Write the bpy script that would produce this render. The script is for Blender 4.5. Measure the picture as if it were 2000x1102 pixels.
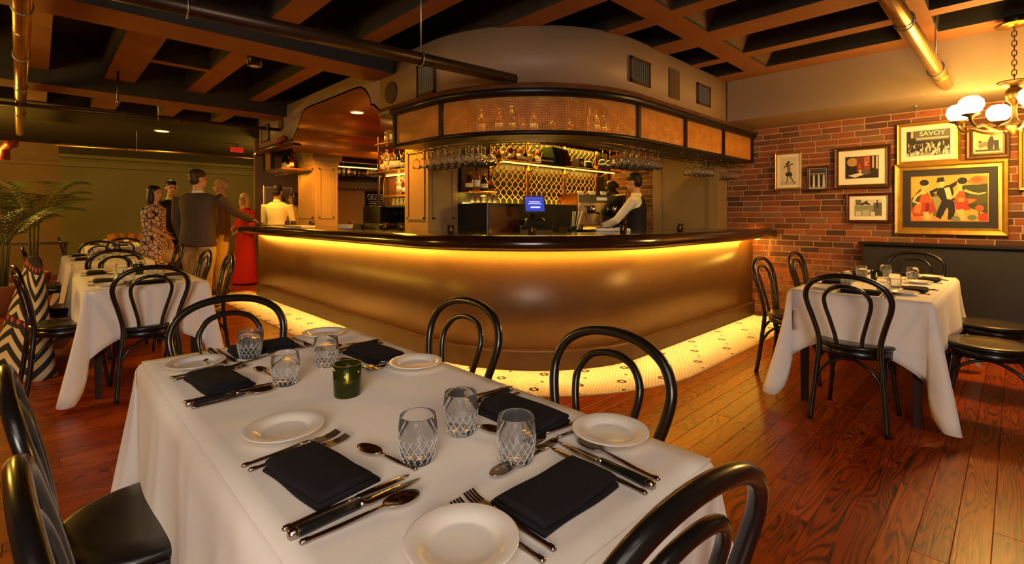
import bpy, bmesh, math, random
from mathutils import Vector, Matrix, Euler
random.seed(7)
PI = math.pi
S = bpy.context.scene
C = S.collection
for o in list(bpy.data.objects):
    bpy.data.objects.remove(o, do_unlink=True)

# ------------------------------------------------------------------ camera
cam_d = bpy.data.cameras.new('camera')
cam = bpy.data.objects.new('camera', cam_d); C.objects.link(cam)
cam.location = (0, 0, 1.24)
cam.rotation_euler = (PI/2, 0, math.radians(45.9))
cam_d.sensor_width = 36; cam_d.lens = 955/2000*36; cam_d.shift_y = -0.065
cam_d.clip_start = 0.02; cam_d.clip_end = 60
S.camera = cam

# ------------------------------------------------------------------ world and big lights
w = bpy.data.worlds.new('world'); S.world = w; w.use_nodes = True
w.node_tree.nodes['Background'].inputs[0].default_value = (1.0, .66, .36, 1)
w.node_tree.nodes['Background'].inputs[1].default_value = 0.015
S.view_settings.view_transform = 'Standard'
S.view_settings.look = 'None'
S.view_settings.gamma = 1
S.view_settings.use_curve_mapping = False
S.view_settings.exposure = 0.0

def area(name, loc, rot, sx, sy, power, col, spread=180):
    d = bpy.data.lights.new(name, 'AREA'); d.shape = 'RECTANGLE'; d.size = sx; d.size_y = sy
    d.energy = power; d.color = col; d.spread = math.radians(spread)
    o = bpy.data.objects.new(name, d); o.location = loc; o.rotation_euler = rot; C.objects.link(o); return o
def point(name, loc, power, col, r=.05):
    d = bpy.data.lights.new(name, 'POINT'); d.energy = power; d.color = col; d.shadow_soft_size = r
    o = bpy.data.objects.new(name, d); o.location = loc; C.objects.link(o); return o
def spot(name, loc, target, power, col, ang=70, blend=.6, r=.05):
    d = bpy.data.lights.new(name, 'SPOT'); d.energy = power; d.color = col; d.spot_size = math.radians(ang); d.spot_blend = blend; d.shadow_soft_size = r
    o = bpy.data.objects.new(name, d); o.location = loc; C.objects.link(o)
    v = Vector(target)-Vector(loc); o.rotation_euler = v.to_track_quat('-Z', 'Y').to_euler(); return o

NEUT = (1.0, .87, .74); AMBER = (1.0, .39, .02); GOLD = (1.0, .56, .06)
# added fill lights, unseen, behind and above the camera
def aim(o, tgt):
    v = Vector(tgt)-o.location; o.rotation_euler = v.to_track_quat('-Z', 'Y').to_euler(); return o
aim(area('camera_side_fill', (2.7, -2.6, 2.1), (0, 0, 0), 2.4, 1.6, 190, NEUT), (-4.5, 4.5, 1.4))
area('overhead_fill', (0.6, -0.6, 2.6), (math.radians(20), math.radians(16), 0), 1.8, 1.8, 27, NEUT)  # added soft fill over the front table, no fixture
# chandelier at the left, just outside the picture
point('left_chandelier', (-10.4, -1.3, 2.0), 210, GOLD, .2)
point('near_left_fill', (-5.0, -1.6, 1.95), 105, GOLD, .2)  # added unseen light, warms the left bar front and ribs
point('far_fill', (-11.6, 3.7, 2.0), 60, GOLD, .2)  # added bare point light, no fixture, brightens the far end
# light inside the bar
area('bar_work_light', (-6.0, 4.0, 2.2), (0, 0, 0), 2.2, .8, 90, AMBER)
# ------------------------------------------------------------------ helpers
def lin(c):
    return tuple(((x/255)/12.92 if x/255 <= .04045 else ((x/255+.055)/1.055)**2.4) for x in c)
MATS = {}
def mat(name, col, rough=.5, metal=0., var=0., vscale=6., bump=0., bscale=40., emit=None, estr=0., trans=0., ior=1.45, coat=0., spec=.5, alpha=1., sheen=0., stretch=None):
    m = bpy.data.materials.new(name); m.use_nodes = True
    nt = m.node_tree; b = nt.nodes['Principled BSDF']
    c = lin(col)+(1,)
    b.inputs['Base Color'].default_value = c
    b.inputs['Roughness'].default_value = rough
    b.inputs['Metallic'].default_value = metal
    b.inputs['Specular IOR Level'].default_value = spec
    b.inputs['IOR'].default_value = ior
    b.inputs['Transmission Weight'].default_value = trans
    b.inputs['Coat Weight'].default_value = coat
    b.inputs['Coat Roughness'].default_value = .12
    b.inputs['Sheen Weight'].default_value = sheen
    b.inputs['Alpha'].default_value = alpha
    if emit:
        b.inputs['Emission Color'].default_value = tuple(emit)+(1,); b.inputs['Emission Strength'].default_value = estr
    tc = None
    if var or bump:
        tc = nt.nodes.new('ShaderNodeTexCoord')
        src = tc.outputs['Object']
        if stretch:
            mp = nt.nodes.new('ShaderNodeMapping'); mp.inputs['Scale'].default_value = stretch
            nt.links.new(src, mp.inputs[0]); src = mp.outputs[0]
    if var:
        n = nt.nodes.new('ShaderNodeTexNoise'); n.inputs['Scale'].default_value = vscale; n.inputs['Detail'].default_value = 5
        nt.links.new(src, n.inputs['Vector'])
        r = nt.nodes.new('ShaderNodeValToRGB')
        r.color_ramp.elements[0].position = .3; r.color_ramp.elements[1].position = .7
        r.color_ramp.elements[0].color = tuple(x*(1-var) for x in c[:3])+(1,)
        r.color_ramp.elements[1].color = tuple(min(1, x*(1+var)) for x in c[:3])+(1,)
        nt.links.new(n.outputs['Fac'], r.inputs[0]); nt.links.new(r.outputs[0], b.inputs['Base Color'])
    if bump:
        n = nt.nodes.new('ShaderNodeTexNoise'); n.inputs['Scale'].default_value = bscale; n.inputs['Detail'].default_value = 4
        nt.links.new(src, n.inputs['Vector'])
        bp = nt.nodes.new('ShaderNodeBump'); bp.inputs['Strength'].default_value = bump; bp.inputs['Distance'].default_value = .01
        nt.links.new(n.outputs['Fac'], bp.inputs['Height']); nt.links.new(bp.outputs[0], b.inputs['Normal'])
    MATS[name] = m
    return m

def basis(d):
    d = Vector(d).normalized()
    a = Vector((0, 0, 1)) if abs(d.z) < .9 else Vector((1, 0, 0))
    u = d.cross(a).normalized(); v = u.cross(d).normalized()
    return u, v

class MB:
    def __init__(s, M=None):
        s.v = []; s.f = []; s.mi = []; s.sm = []; s.M = M
    def add(s, vs, fs, mi=0, sm=False):
        k = len(s.v)
        if s.M is not None: vs = [s.M @ Vector(p) for p in vs]
        s.v.extend([tuple(p) for p in vs])
        for f in fs:
            s.f.append([i+k for i in f]); s.mi.append(mi); s.sm.append(sm)
    def box(s, x0, y0, z0, x1, y1, z1, mi=0):
        vs = [(x0,y0,z0),(x1,y0,z0),(x1,y1,z0),(x0,y1,z0),(x0,y0,z1),(x1,y0,z1),(x1,y1,z1),(x0,y1,z1)]
        s.add(vs, [(3,2,1,0),(4,5,6,7),(0,1,5,4),(1,2,6,5),(2,3,7,6),(3,0,4,7)], mi); return s
    def bbox(s, x0, y0, z0, x1, y1, z1, b=.01, mi=0):
        # box with chamfered vertical and top edges
        def ring(z, i): return [(x0+i+0,y0+b,z),(x0+b,y0+i,z),(x1-b,y0+i,z),(x1-i,y0+b,z),(x1-i,y1-b,z),(x1-b,y1-i,z),(x0+b,y1-i,z),(x0+i,y1-b,z)]
        r = [ring(z0, 0), ring(z1-b, 0), [( (p[0]-(x0+x1)/2)*(1-2*b/(x1-x0))+(x0+x1)/2, (p[1]-(y0+y1)/2)*(1-2*b/(y1-y0))+(y0+y1)/2, z1) for p in ring(z1, 0)]]
        s.loft(r, mi=mi, sm=False); return s
    def loft(s, rings, mi=0, sm=True, caps=True, closed=True):
        n = len(rings[0]); vs = [p for r in rings for p in r]; fs = []
        for i in range(len(rings)-1):
            for j in range(n if closed else n-1):
                k = (j+1) % n
                fs.append((i*n+j, i*n+k, (i+1)*n+k, (i+1)*n+j))
        if caps and closed:
            fs.append(tuple(range(n-1, -1, -1))); fs.append(tuple((len(rings)-1)*n+j for j in range(n)))
        s.add(vs, fs, mi, sm); return s
    def tube(s, pts, r, n=8, mi=0, closed=False, caps=True, sm=True, flat=1.):
        pts = [Vector(p) for p in pts]; m = len(pts)
        rr = r if isinstance(r, (list, tuple)) else [r]*m
        rings = []; u = None
        for i, p in enumerate(pts):
            if closed: t = pts[(i+1) % m]-pts[i-1]
            else: t = pts[min(i+1, m-1)]-pts[max(i-1, 0)]
            t.normalize()
            if u is None: u, vv = basis(t)
            else:
                u = (u-t*u.dot(t)); u.normalize(); vv = t.cross(u)*-1; vv = u.cross(t)
            rings.append([p+u*math.cos(2*PI*k/n)*rr[i]+vv*math.sin(2*PI*k/n)*rr[i]*flat for k in range(n)])
        if closed:
            rings.append(rings[0]); s.loft(rings, mi, sm, caps=False)
        else: s.loft(rings, mi, sm, caps)
        return s
    def lathe(s, prof, n=24, c=(0,0,0), mi=0, sm=True, sx=1., sy=1.):
        vs = []; idx = []
        for (r, z) in prof:
            if r < 1e-6: idx.append([len(vs)]*n); vs.append((c[0], c[1], c[2]+z))
            else:
                idx.append(list(range(len(vs), len(vs)+n)))
                vs += [(c[0]+r*sx*math.cos(2*PI*k/n), c[1]+r*sy*math.sin(2*PI*k/n), c[2]+z) for k in range(n)]
        fs = []
        for i in range(len(prof)-1):
            a, b = idx[i], idx[i+1]
            for k in range(n):
                q = (k+1) % n
                f = [a[k], a[q], b[q], b[k]]
                g = []
                for x in f:
                    if x not in g: g.append(x)
                if len(g) > 2: fs.append(g)
        s.add(vs, fs, mi, sm); return s
    def ell(s, c, rx, ry, rz, n=14, m=8, mi=0):
        pr = [(math.sin(PI*i/m), -math.cos(PI*i/m)) for i in range(m+1)]
        pr[0] = (0, -1); pr[-1] = (0, 1)
        t = MB(); t.lathe(pr, n)
        s.add([(c[0]+p[0]*rx, c[1]+p[1]*ry, c[2]+p[2]*rz) for p in t.v], t.f, mi, True); return s
    def prism(s, poly, a, b, fn=lambda u, v, w: (u, v, w), mi=0, sm=False):
        n = len(poly)
        vs = [fn(p[0], p[1], a) for p in poly]+[fn(p[0], p[1], b) for p in poly]
        fs = [tuple(range(n-1, -1, -1)), tuple(range(n, 2*n))]+[(i, (i+1) % n, n+(i+1) % n, n+i) for i in range(n)]
        s.add(vs, fs, mi, sm); return s
    def rot(s, c0, c1, rz, org, mi=0):
        # box c0..c1 in local frame turned by rz about org
        t = MB(); t.box(*c0, *c1); ca, sa = math.cos(rz), math.sin(rz)
        s.add([(org[0]+p[0]*ca-p[1]*sa, org[1]+p[0]*sa+p[1]*ca, org[2]+p[2]) for p in t.v], t.f, mi); return s
    def mesh(s, name):
        me = bpy.data.meshes.new(name); me.from_pydata(s.v, [], s.f)
        me.polygons.foreach_set('use_smooth', s.sm)
        if any(s.mi): me.polygons.foreach_set('material_index', s.mi)
        me.update(); return me
    def obj(s, name, m, parent=None, flip=False):
        me = s.mesh(name)
        bm = bmesh.new(); bm.from_mesh(me); bmesh.ops.recalc_face_normals(bm, faces=bm.faces); bm.to_mesh(me); bm.free()
        for x in (m if isinstance(m, (list, tuple)) else [m]):
            me.materials.append(MATS[x] if isinstance(x, str) else x)
        return put(name, me, parent)
def put(name, me, parent=None, loc=None):
    o = bpy.data.objects.new(name, me); C.objects.link(o)
    if parent is not None: o.parent = parent
    if loc: o.location = loc
    return o
def tag(o, label=None, cat=None, group=None, kind=None):
    if label: o['label'] = label
    if cat: o['category'] = cat
    if group: o['group'] = group
    if kind: o['kind'] = kind
    return o
def thing(name, label, cat, loc=(0,0,0), rz=0., group=None):
    o = bpy.data.objects.new(name, None); C.objects.link(o); o.empty_display_size = .1
    o.location = loc; o.rotation_euler = (0, 0, rz)
    return tag(o, label, cat, group)
KIDS = {}
def kids(o): return [c for c in C.objects if c.parent == o]
def dup(root, loc, rz=0., label=None, group=None, kidlist=None, scale=None):
    r = root.copy(); C.objects.link(r); r.location = loc; r.rotation_euler = (0, 0, rz)
    if scale: r.scale = (scale,)*3
    if label: r['label'] = label
    if group: r['group'] = group
    for ch in (kidlist if kidlist is not None else kids(root)):
        c = ch.copy(); C.objects.link(c); c.parent = r
        if ch.name not in KIDS: KIDS[ch.name] = kids(ch)
        for g in KIDS[ch.name]:
            d = g.copy(); C.objects.link(d); d.parent = c
    return r
class Proto:
    """first call moves the prototype itself, later calls copy it"""
    def __init__(s, root): s.root = root; s.used = False; s.k = kids(root)
    def __call__(s, loc, rz=0., label=None, group=None, scale=None):
        if not s.used:
            s.used = True; r = s.root; r.location = loc; r.rotation_euler = (0, 0, rz)
            if scale: r.scale = (scale,)*3
            if label: r['label'] = label
            if group: r['group'] = group
            return r
        return dup(s.root, loc, rz, label, group, s.k, scale)
def struct(name, mb, m, parent=None):
    o = mb.obj(name, m, parent); o['kind'] = 'structure'; return o
def smoothpath(pts, k=6, closed=False):
    # catmull-rom
    P = [Vector(p) for p in pts]; out = []; n = len(P)
    rng = range(n if closed else n-1)
    for i in rng:
        a = P[i-1] if (i > 0 or closed) else P[0]*2-P[1]
        b = P[i]; c = P[(i+1) % n]
        d = P[(i+2) % n] if (i+2 < n or closed) else P[n-1]*2-P[n-2]
        for j in range(k):
            t = j/k
            out.append(.5*((2*b)+(c-a)*t+(2*a-5*b+4*c-d)*t*t+(3*b-a-3*c+d)*t**3))
    if not closed: out.append(P[-1])
    return out
def text_mesh(txt, size, extrude=.001):
    cu = bpy.data.curves.new('t', 'FONT'); cu.body = txt; cu.size = size; cu.extrude = extrude; cu.align_x = 'CENTER'; cu.align_y = 'CENTER'
    o = bpy.data.objects.new('t', cu); C.objects.link(o)
    me = bpy.data.meshes.new_from_object(o.evaluated_get(bpy.context.evaluated_depsgraph_get()))
    bpy.data.objects.remove(o, do_unlink=True); return me
def remesh(o, vox, it=3, dec=None):
    md = o.modifiers.new('r', 'REMESH'); md.mode = 'VOXEL'; md.voxel_size = vox; md.use_smooth_shade = True
    if it:
        sm = o.modifiers.new('s', 'SMOOTH'); sm.factor = .5; sm.iterations = it
    dg = bpy.context.evaluated_depsgraph_get()
    me = bpy.data.meshes.new_from_object(o.evaluated_get(dg))
    mats = [m for m in o.data.materials]
    o.modifiers.clear(); o.data = me; me.materials.clear()
    for m in mats: me.materials.append(m)
    me.polygons.foreach_set('use_smooth', [True]*len(me.polygons))
    return o
# ------------------------------------------------------------------ materials
mat('cloth', (236,228,220), .85, sheen=.2, bump=.05, bscale=300)
mat('black_wood', (20,18,17), .28, coat=.4, var=.25, vscale=12)
mat('seat_wood', (26,23,21), .33, coat=.3, var=.25, vscale=9)
mat('table_wood', (42,30,24), .45)
mat('napkin', (29,26,31), .95, bump=.2, bscale=250, spec=.2)
mat('steel', (172,160,148), .16, 1.)
mat('steel_dark', (120,110,100), .22, 1.)
mat('blackhandle', (22,20,20), .35)
mat('china', (236,228,216), .18, coat=.4)
mat('glass', (255,255,255), .02, trans=.97, ior=1.22)
mat('cut_glass', (236,238,242), .15, trans=.45, ior=1.3)
mat('lattice_gold', (196,140,56), .45, .35)
mat('thin_glass', (255,250,240), .04, trans=.97, ior=1.2)
mat('water', (250,252,255), .0, trans=1., ior=1.12)
mat('green_glass', (74,84,26), .08, trans=.75, ior=1.3)
mat('smoke_glass', (70,52,28), .1, trans=.6, ior=1.3)
mat('wax', (240,220,180), .5)
mat('flame', (255,180,60), .5, emit=(1,.5,.1), estr=16)
mat('paint_cream', (150,126,98), .55, var=.05, vscale=2, bump=.05, bscale=60)
mat('paint_fascia', (146,118,92), .5, var=.05, vscale=2, bump=.05, bscale=60)
mat('paint_gold', (164,108,44), .34, metal=.6, var=.12, vscale=1.5)
mat('paint_column', (140,112,74), .5, var=.04, vscale=2)
mat('paint_panel', (104,76,44), .36, metal=.15, var=.10, vscale=2.4, bump=.06, bscale=25)
mat('paint_kick', (66,46,26), .42, metal=.2, var=.12, vscale=3)
mat('paint_green', (118,108,66), .7, var=.10, vscale=1.2, bump=.05, bscale=60)
mat('paint_tan', (132,100,56), .7, var=.12, vscale=1.2)
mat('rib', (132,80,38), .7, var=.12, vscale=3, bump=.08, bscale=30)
mat('coffer', (40,35,31), .8, var=.2, vscale=4, bump=.1, bscale=30)  # rib sides: their shade is painted in, far darker than the soffits
mat('pan_end', (84,54,28), .75)  # east-facing slopes: browner, their lit tone put into the colour
mat('deck', (44,34,26), .85, var=.2, vscale=3)
mat('dark_wall', (52,44,30), .7)
mat('dark_wood', (44,24,14), .18, coat=.7, var=.35, vscale=5, stretch=(1,1,8))
mat('trim_wood', (96,56,28), .35, var=.3, vscale=8, coat=.3)
mat('dark_frame', (30,27,25), .35, metal=.3)
mat('brass', (170,120,44), .25, 1., var=.15, vscale=20)
mat('old_brass', (92,66,34), .4, .9, var=.2, vscale=25)
mat('pipe_dark', (62,46,32), .38, .6, var=.2, vscale=12)
mat('pipe_lit', (168,128,60), .3, .85, var=.2, vscale=12)  # sprinkler pipe with yellow chandelier light put into its colour
mat('pipe_red', (140,50,20), .45)
mat('galv', (150,146,138), .35, .8)
mat('mortar', (172,138,104), .9, bump=.3, bscale=60)
mat('vinyl', (40,36,30), .5, bump=.1, bscale=200)
mat('grout', (196,176,140), .8)
mat('tile_white', (236,222,188), .28)
mat('tile_dark', (60,40,26), .3)
mat('white_plastic', (225,220,210), .4)
mat('black_plastic', (18,18,19), .35)
mat('bulb', (255,240,210), .4, emit=(1,.62,.16), estr=70)
mat('downlight', (255,230,180), .4, emit=(1,.5,.08), estr=9)
mat('led_soft', (255,200,120), .4, emit=(1,.5,.1), estr=5)
mat('led', (255,200,120), .4, emit=(1,.42,.03), estr=55)
mat('exit_red', (200,20,10), .4, emit=(1,.05,.02), estr=.35)
mat('louver', (150,145,138), .35, .5)
mat('louver_dark', (46,40,34), .5)
mat('speaker_cloth', (78,58,38), .8, bump=.3, bscale=400)
mat('b_green', (14,26,12), .1, trans=.25, coat=.4)
mat('b_brown', (60,26,8), .1, trans=.3, coat=.4)
mat('b_amber', (200,120,40), .06, trans=.7)
mat('b_clear', (235,225,200), .05, trans=.8)
mat('b_red', (120,18,10), .08, trans=.4)
mat('label_cream', (226,206,160), .6)
mat('label_white', (232,226,214), .6)
mat('label_dark', (44,34,30), .6)
mat('cap_black', (20,18,17), .4)
mat('cap_gold', (190,140,50), .3, .8)
mat('skin', (205,150,118), .5)
mat('skin_dark', (180,120,88), .5)
mat('lips', (150,70,60), .5)
mat('eye', (22,16,12), .3)
mat('leaf', (58,74,28), .5, var=.3, vscale=4)
mat('leaf2', (84,92,36), .5, var=.3, vscale=4)
mat('terracotta', (150,92,56), .7)
mat('soil', (40,28,20), .9)
mat('tan_leather', (176,104,44), .5, bump=.1)
mat('paper', (226,214,190), .7)
mat('gold_frame', (196,150,62), .32, .75, var=.15, vscale=14)
mat('red_wood', (72,28,16), .35, coat=.3, var=.25, vscale=14)
mat('brown_frame', (86,58,30), .35, .4, var=.2, vscale=14)

def node_mat(name):
    m = bpy.data.materials.new(name); m.use_nodes = True; MATS[name] = m
    return m, m.node_tree, m.node_tree.nodes['Principled BSDF']
def mathn(nt, op, a, b=None, c=None):
    n = nt.nodes.new('ShaderNodeMath'); n.operation = op
    for i, x in enumerate((a, b, c)):
        if x is None: continue
        if isinstance(x, (int, float)): n.inputs[i].default_value = x
        else: nt.links.new(x, n.inputs[i])
    return n.outputs[0]
def ramp(nt, fac, stops):
    r = nt.nodes.new('ShaderNodeValToRGB'); e = r.color_ramp.elements
    while len(e) < len(stops): e.new(.5)
    for i, (p, c) in enumerate(stops):
        e[i].position = p; e[i].color = lin(c)+(1,)
    nt.links.new(fac, r.inputs[0]); return r.outputs[0]
def rnd_source(nt, attr):
    if attr:
        a = nt.nodes.new('ShaderNodeAttribute'); a.attribute_name = 'rnd'; return a.outputs['Fac']
    return nt.nodes.new('ShaderNodeObjectInfo').outputs['Random']
def brick_mat(name, attr):
    m, nt, b = node_mat(name); r = rnd_source(nt, attr)
    col = ramp(nt, r, [(0,(76,48,34)),(.2,(104,60,34)),(.42,(136,72,34)),(.6,(156,84,40)),(.8,(120,78,52)),(1,(138,98,66))])
    tc = nt.nodes.new('ShaderNodeTexCoord'); n = nt.nodes.new('ShaderNodeTexNoise'); n.inputs['Scale'].default_value = 22; n.inputs['Detail'].default_value = 6
    nt.links.new(tc.outputs['Object'], n.inputs['Vector'])
    mx = nt.nodes.new('ShaderNodeMixRGB'); mx.blend_type = 'MULTIPLY'; mx.inputs[0].default_value = .75
    nt.links.new(col, mx.inputs[1]); nt.links.new(ramp(nt, n.outputs['Fac'], [(.3,(150,140,130)),(.55,(255,250,245)),(.75,(255,255,255))]), mx.inputs[2])
    nt.links.new(mx.outputs[0], b.inputs['Base Color']); b.inputs['Roughness'].default_value = .85
    bp = nt.nodes.new('ShaderNodeBump'); bp.inputs['Strength'].default_value = .5; bp.inputs['Distance'].default_value = .006
    nt.links.new(n.outputs['Fac'], bp.inputs['Height']); nt.links.new(bp.outputs[0], b.inputs['Normal'])
brick_mat('brick', False); brick_mat('brick_far', True)
def plank_mat(name, attr):
    m, nt, b = node_mat(name); r = rnd_source(nt, attr)
    tc = nt.nodes.new('ShaderNodeTexCoord')
    off = nt.nodes.new('ShaderNodeCombineXYZ'); nt.links.new(mathn(nt, 'MULTIPLY', r, 37.), off.inputs[0]); nt.links.new(mathn(nt, 'MULTIPLY', r, 91.), off.inputs[1])
    va = nt.nodes.new('ShaderNodeVectorMath'); va.operation = 'ADD'
    nt.links.new(tc.outputs['Object'], va.inputs[0]); nt.links.new(off.outputs[0], va.inputs[1])
    mp = nt.nodes.new('ShaderNodeMapping'); mp.inputs['Scale'].default_value = (7.5, .75, 1); nt.links.new(va.outputs[0], mp.inputs[0])
    n = nt.nodes.new('ShaderNodeTexNoise'); n.inputs['Scale'].default_value = 1.35; n.inputs['Detail'].default_value = 1.2; n.inputs['Distortion'].default_value = .5
    nt.links.new(mp.outputs[0], n.inputs['Vector'])
    rings = mathn(nt, 'ADD', mathn(nt, 'MULTIPLY', mathn(nt, 'SINE', mathn(nt, 'MULTIPLY', n.outputs['Fac'], 112.)), .5), .5)
    mp2 = nt.nodes.new('ShaderNodeMapping'); mp2.inputs['Scale'].default_value = (120, 4, 1); nt.links.new(va.outputs[0], mp2.inputs[0])
    n2 = nt.nodes.new('ShaderNodeTexNoise'); n2.inputs['Scale'].default_value = 1.; nt.links.new(mp2.outputs[0], n2.inputs['Vector'])
    n3 = nt.nodes.new('ShaderNodeTexNoise'); n3.inputs['Scale'].default_value = 2.2; nt.links.new(va.outputs[0], n3.inputs['Vector'])
    dark = mathn(nt, 'MULTIPLY', mathn(nt, 'POWER', rings, 2.2), mathn(nt, 'MULTIPLY_ADD', n3.outputs['Fac'], 2.5, -.55))
    dark = mathn(nt, 'MINIMUM', mathn(nt, 'MAXIMUM', dark, 0.), 1.)
    base = ramp(nt, r, [(0,(142,50,6)),(.35,(164,66,9)),(.7,(184,84,13)),(1,(152,58,7))])
    mx = nt.nodes.new('ShaderNodeMixRGB'); nt.links.new(mathn(nt, 'MULTIPLY', dark, .95), mx.inputs[0]); nt.links.new(base, mx.inputs[1]); mx.inputs[2].default_value = lin((44,18,8))+(1,)
    mx2 = nt.nodes.new('ShaderNodeMixRGB'); mx2.blend_type = 'MULTIPLY'; mx2.inputs[0].default_value = .4
    nt.links.new(mx.outputs[0], mx2.inputs[1]); nt.links.new(ramp(nt, n2.outputs['Fac'], [(.35,(150,130,120)),(.6,(255,255,255))]), mx2.inputs[2])
    nt.links.new(mx2.outputs[0], b.inputs['Base Color']); b.inputs['Roughness'].default_value = .32; b.inputs['Specular IOR Level'].default_value = .3
    bp = nt.nodes.new('ShaderNodeBump'); bp.inputs['Strength'].default_value = .12; bp.inputs['Distance'].default_value = .003
    nt.links.new(n2.outputs['Fac'], bp.inputs['Height']); nt.links.new(bp.outputs[0], b.inputs['Normal'])
plank_mat('plank', False); plank_mat('plank_far', True)
def cane_mat():
    m, nt, b = node_mat('cane')
    b.inputs['Roughness'].default_value = .6
    uv = nt.nodes.new('ShaderNodeUVMap'); sp = nt.nodes.new('ShaderNodeSeparateXYZ'); nt.links.new(uv.outputs[0], sp.inputs[0])
    def cell(o, p): return mathn(nt, 'ABSOLUTE', mathn(nt, 'SUBTRACT', mathn(nt, 'FRACT', mathn(nt, 'DIVIDE', o, p)), .5))
    a = cell(sp.outputs[0], .0135); c = cell(sp.outputs[1], .0135)
    d = mathn(nt, 'SQRT', mathn(nt, 'ADD', mathn(nt, 'MULTIPLY', a, a), mathn(nt, 'MULTIPLY', c, c)))
    hole = mathn(nt, 'LESS_THAN', d, .27)
    n = nt.nodes.new('ShaderNodeTexNoise'); n.inputs['Scale'].default_value = 9; nt.links.new(uv.outputs[0], n.inputs['Vector'])
    nt.links.new(ramp(nt, n.outputs['Fac'], [(.3,(176,116,44)),(.7,(206,146,66))]), b.inputs['Base Color'])
    tr = nt.nodes.new('ShaderNodeBsdfTransparent'); tl = nt.nodes.new('ShaderNodeBsdfTranslucent'); tl.inputs[0].default_value = lin((220,150,70))+(1,)
    m1 = nt.nodes.new('ShaderNodeMixShader'); m1.inputs[0].default_value = .3; nt.links.new(b.outputs[0], m1.inputs[1]); nt.links.new(tl.outputs[0], m1.inputs[2])
    m2 = nt.nodes.new('ShaderNodeMixShader'); nt.links.new(hole, m2.inputs[0]); nt.links.new(m1.outputs[0], m2.inputs[1]); nt.links.new(tr.outputs[0], m2.inputs[2])
    nt.links.new(m2.outputs[0], nt.nodes['Material Output'].inputs[0])
cane_mat()
def kilim_mat():
    m, nt, b = node_mat('kilim'); b.inputs['Roughness'].default_value = .9
    uv = nt.nodes.new('ShaderNodeUVMap'); sp = nt.nodes.new('ShaderNodeSeparateXYZ'); nt.links.new(uv.outputs[0], sp.inputs[0])
    u, v = sp.outputs[0], sp.outputs[1]
    tri = mathn(nt, 'ABSOLUTE', mathn(nt, 'SUBTRACT', mathn(nt, 'FRACT', mathn(nt, 'MULTIPLY', u, 2.2)), .5))
    st = mathn(nt, 'FRACT', mathn(nt, 'MULTIPLY_ADD', v, 8., mathn(nt, 'MULTIPLY', tri, 3.2)))
    bw = mathn(nt, 'GREATER_THAN', st, .5)
    mx = nt.nodes.new('ShaderNodeMixRGB'); nt.links.new(bw, mx.inputs[0]); mx.inputs[1].default_value = lin((34,34,40))+(1,); mx.inputs[2].default_value = lin((205,186,156))+(1,)
    band = mathn(nt, 'LESS_THAN', mathn(nt, 'FRACT', mathn(nt, 'MULTIPLY', v, 2.1)), .16)
    dm = mathn(nt, 'LESS_THAN', mathn(nt, 'ADD', mathn(nt, 'ABSOLUTE', mathn(nt, 'SUBTRACT', mathn(nt, 'FRACT', mathn(nt, 'MULTIPLY', u, 12.)), .5)), mathn(nt, 'ABSOLUTE', mathn(nt, 'SUBTRACT', mathn(nt, 'FRACT', mathn(nt, 'MULTIPLY', v, 13.)), .5))), .33)
    mb = nt.nodes.new('ShaderNodeMixRGB'); nt.links.new(dm, mb.inputs[0]); mb.inputs[1].default_value = lin((48,34,40))+(1,); mb.inputs[2].default_value = lin((190,70,40))+(1,)
    mz = nt.nodes.new('ShaderNodeMixRGB'); nt.links.new(band, mz.inputs[0]); nt.links.new(mx.outputs[0], mz.inputs[1]); nt.links.new(mb.outputs[0], mz.inputs[2])
    nt.links.new(mz.outputs[0], b.inputs['Base Color'])
kilim_mat()
def blotch_mat(name, base, fig, scale, lo=.45, hi=.5):
    m, nt, b = node_mat(name); b.inputs['Roughness'].default_value = .85
    tc = nt.nodes.new('ShaderNodeTexCoord'); v = nt.nodes.new('ShaderNodeTexVoronoi'); v.inputs['Scale'].default_value = scale; v.feature = 'DISTANCE_TO_EDGE'
    nt.links.new(tc.outputs['Object'], v.inputs['Vector'])
    nt.links.new(ramp(nt, v.outputs['Distance'], [(lo, fig), (hi, base)]), b.inputs['Base Color'])
blotch_mat('dress_print', (206,176,150), (52,34,30), 15., .06, .09)

def uv_set(me, uvs):
    l = me.uv_layers.new(name='UVMap')
    for i, lp in enumerate(me.loops): l.data[i].uv = uvs[lp.vertex_index]

# ------------------------------------------------------------------ bar outline (plan)
BX, BY, BR = -2.29, 2.46, 1.3
CX, CY = BX-BR, BY+BR
BL = -8.34                                  # left end of the bar
def bar_path(x0=None, y1=6.4, ret=None, seg=18, er=.14):
    """points and outward normals along the bar front, from the left end round the corner to the brick wall"""
    out = []
    xl = BL if x0 is None else x0
    if ret is not None:
        out.append(((xl, ret), (-1, 0)))
        for i in range(7):
            a = PI+(PI/2)*i/6
            out.append(((xl+er+er*math.cos(a), BY+er+er*math.sin(a)), (math.cos(a), math.sin(a))))
    else: out.append(((xl, BY), (0, -1)))
    s = (xl+er if ret is not None else xl)
    k = max(1, int((CX-s)/.5))
    for i in range(1, k): out.append(((s+(CX-s)*i/k, BY), (0, -1)))
    for i in range(seg+1):
        a = -PI/2+(PI/2)*i/seg
        out.append(((CX+BR*math.cos(a), CY+BR*math.sin(a)), (math.cos(a), math.sin(a))))
    k = max(1, int((y1-CY)/.5))
    for i in range(1, k+1): out.append(((BX, CY+(y1-CY)*i/k), (1, 0)))
    return out
def sweep(mb, path, prof, sm=False, mi=0):
    rings = [[(p[0]+n[0]*o, p[1]+n[1]*o, z) for (o, z) in prof] for (p, n) in path]
    mb.loft(rings, mi=mi, sm=sm, caps=True); return mb
def offset_of(x, y):
    if x < CX: return BY-y
    if y > CY: return x-BX
    return math.hypot(x-CX, y-CY)-BR

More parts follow.
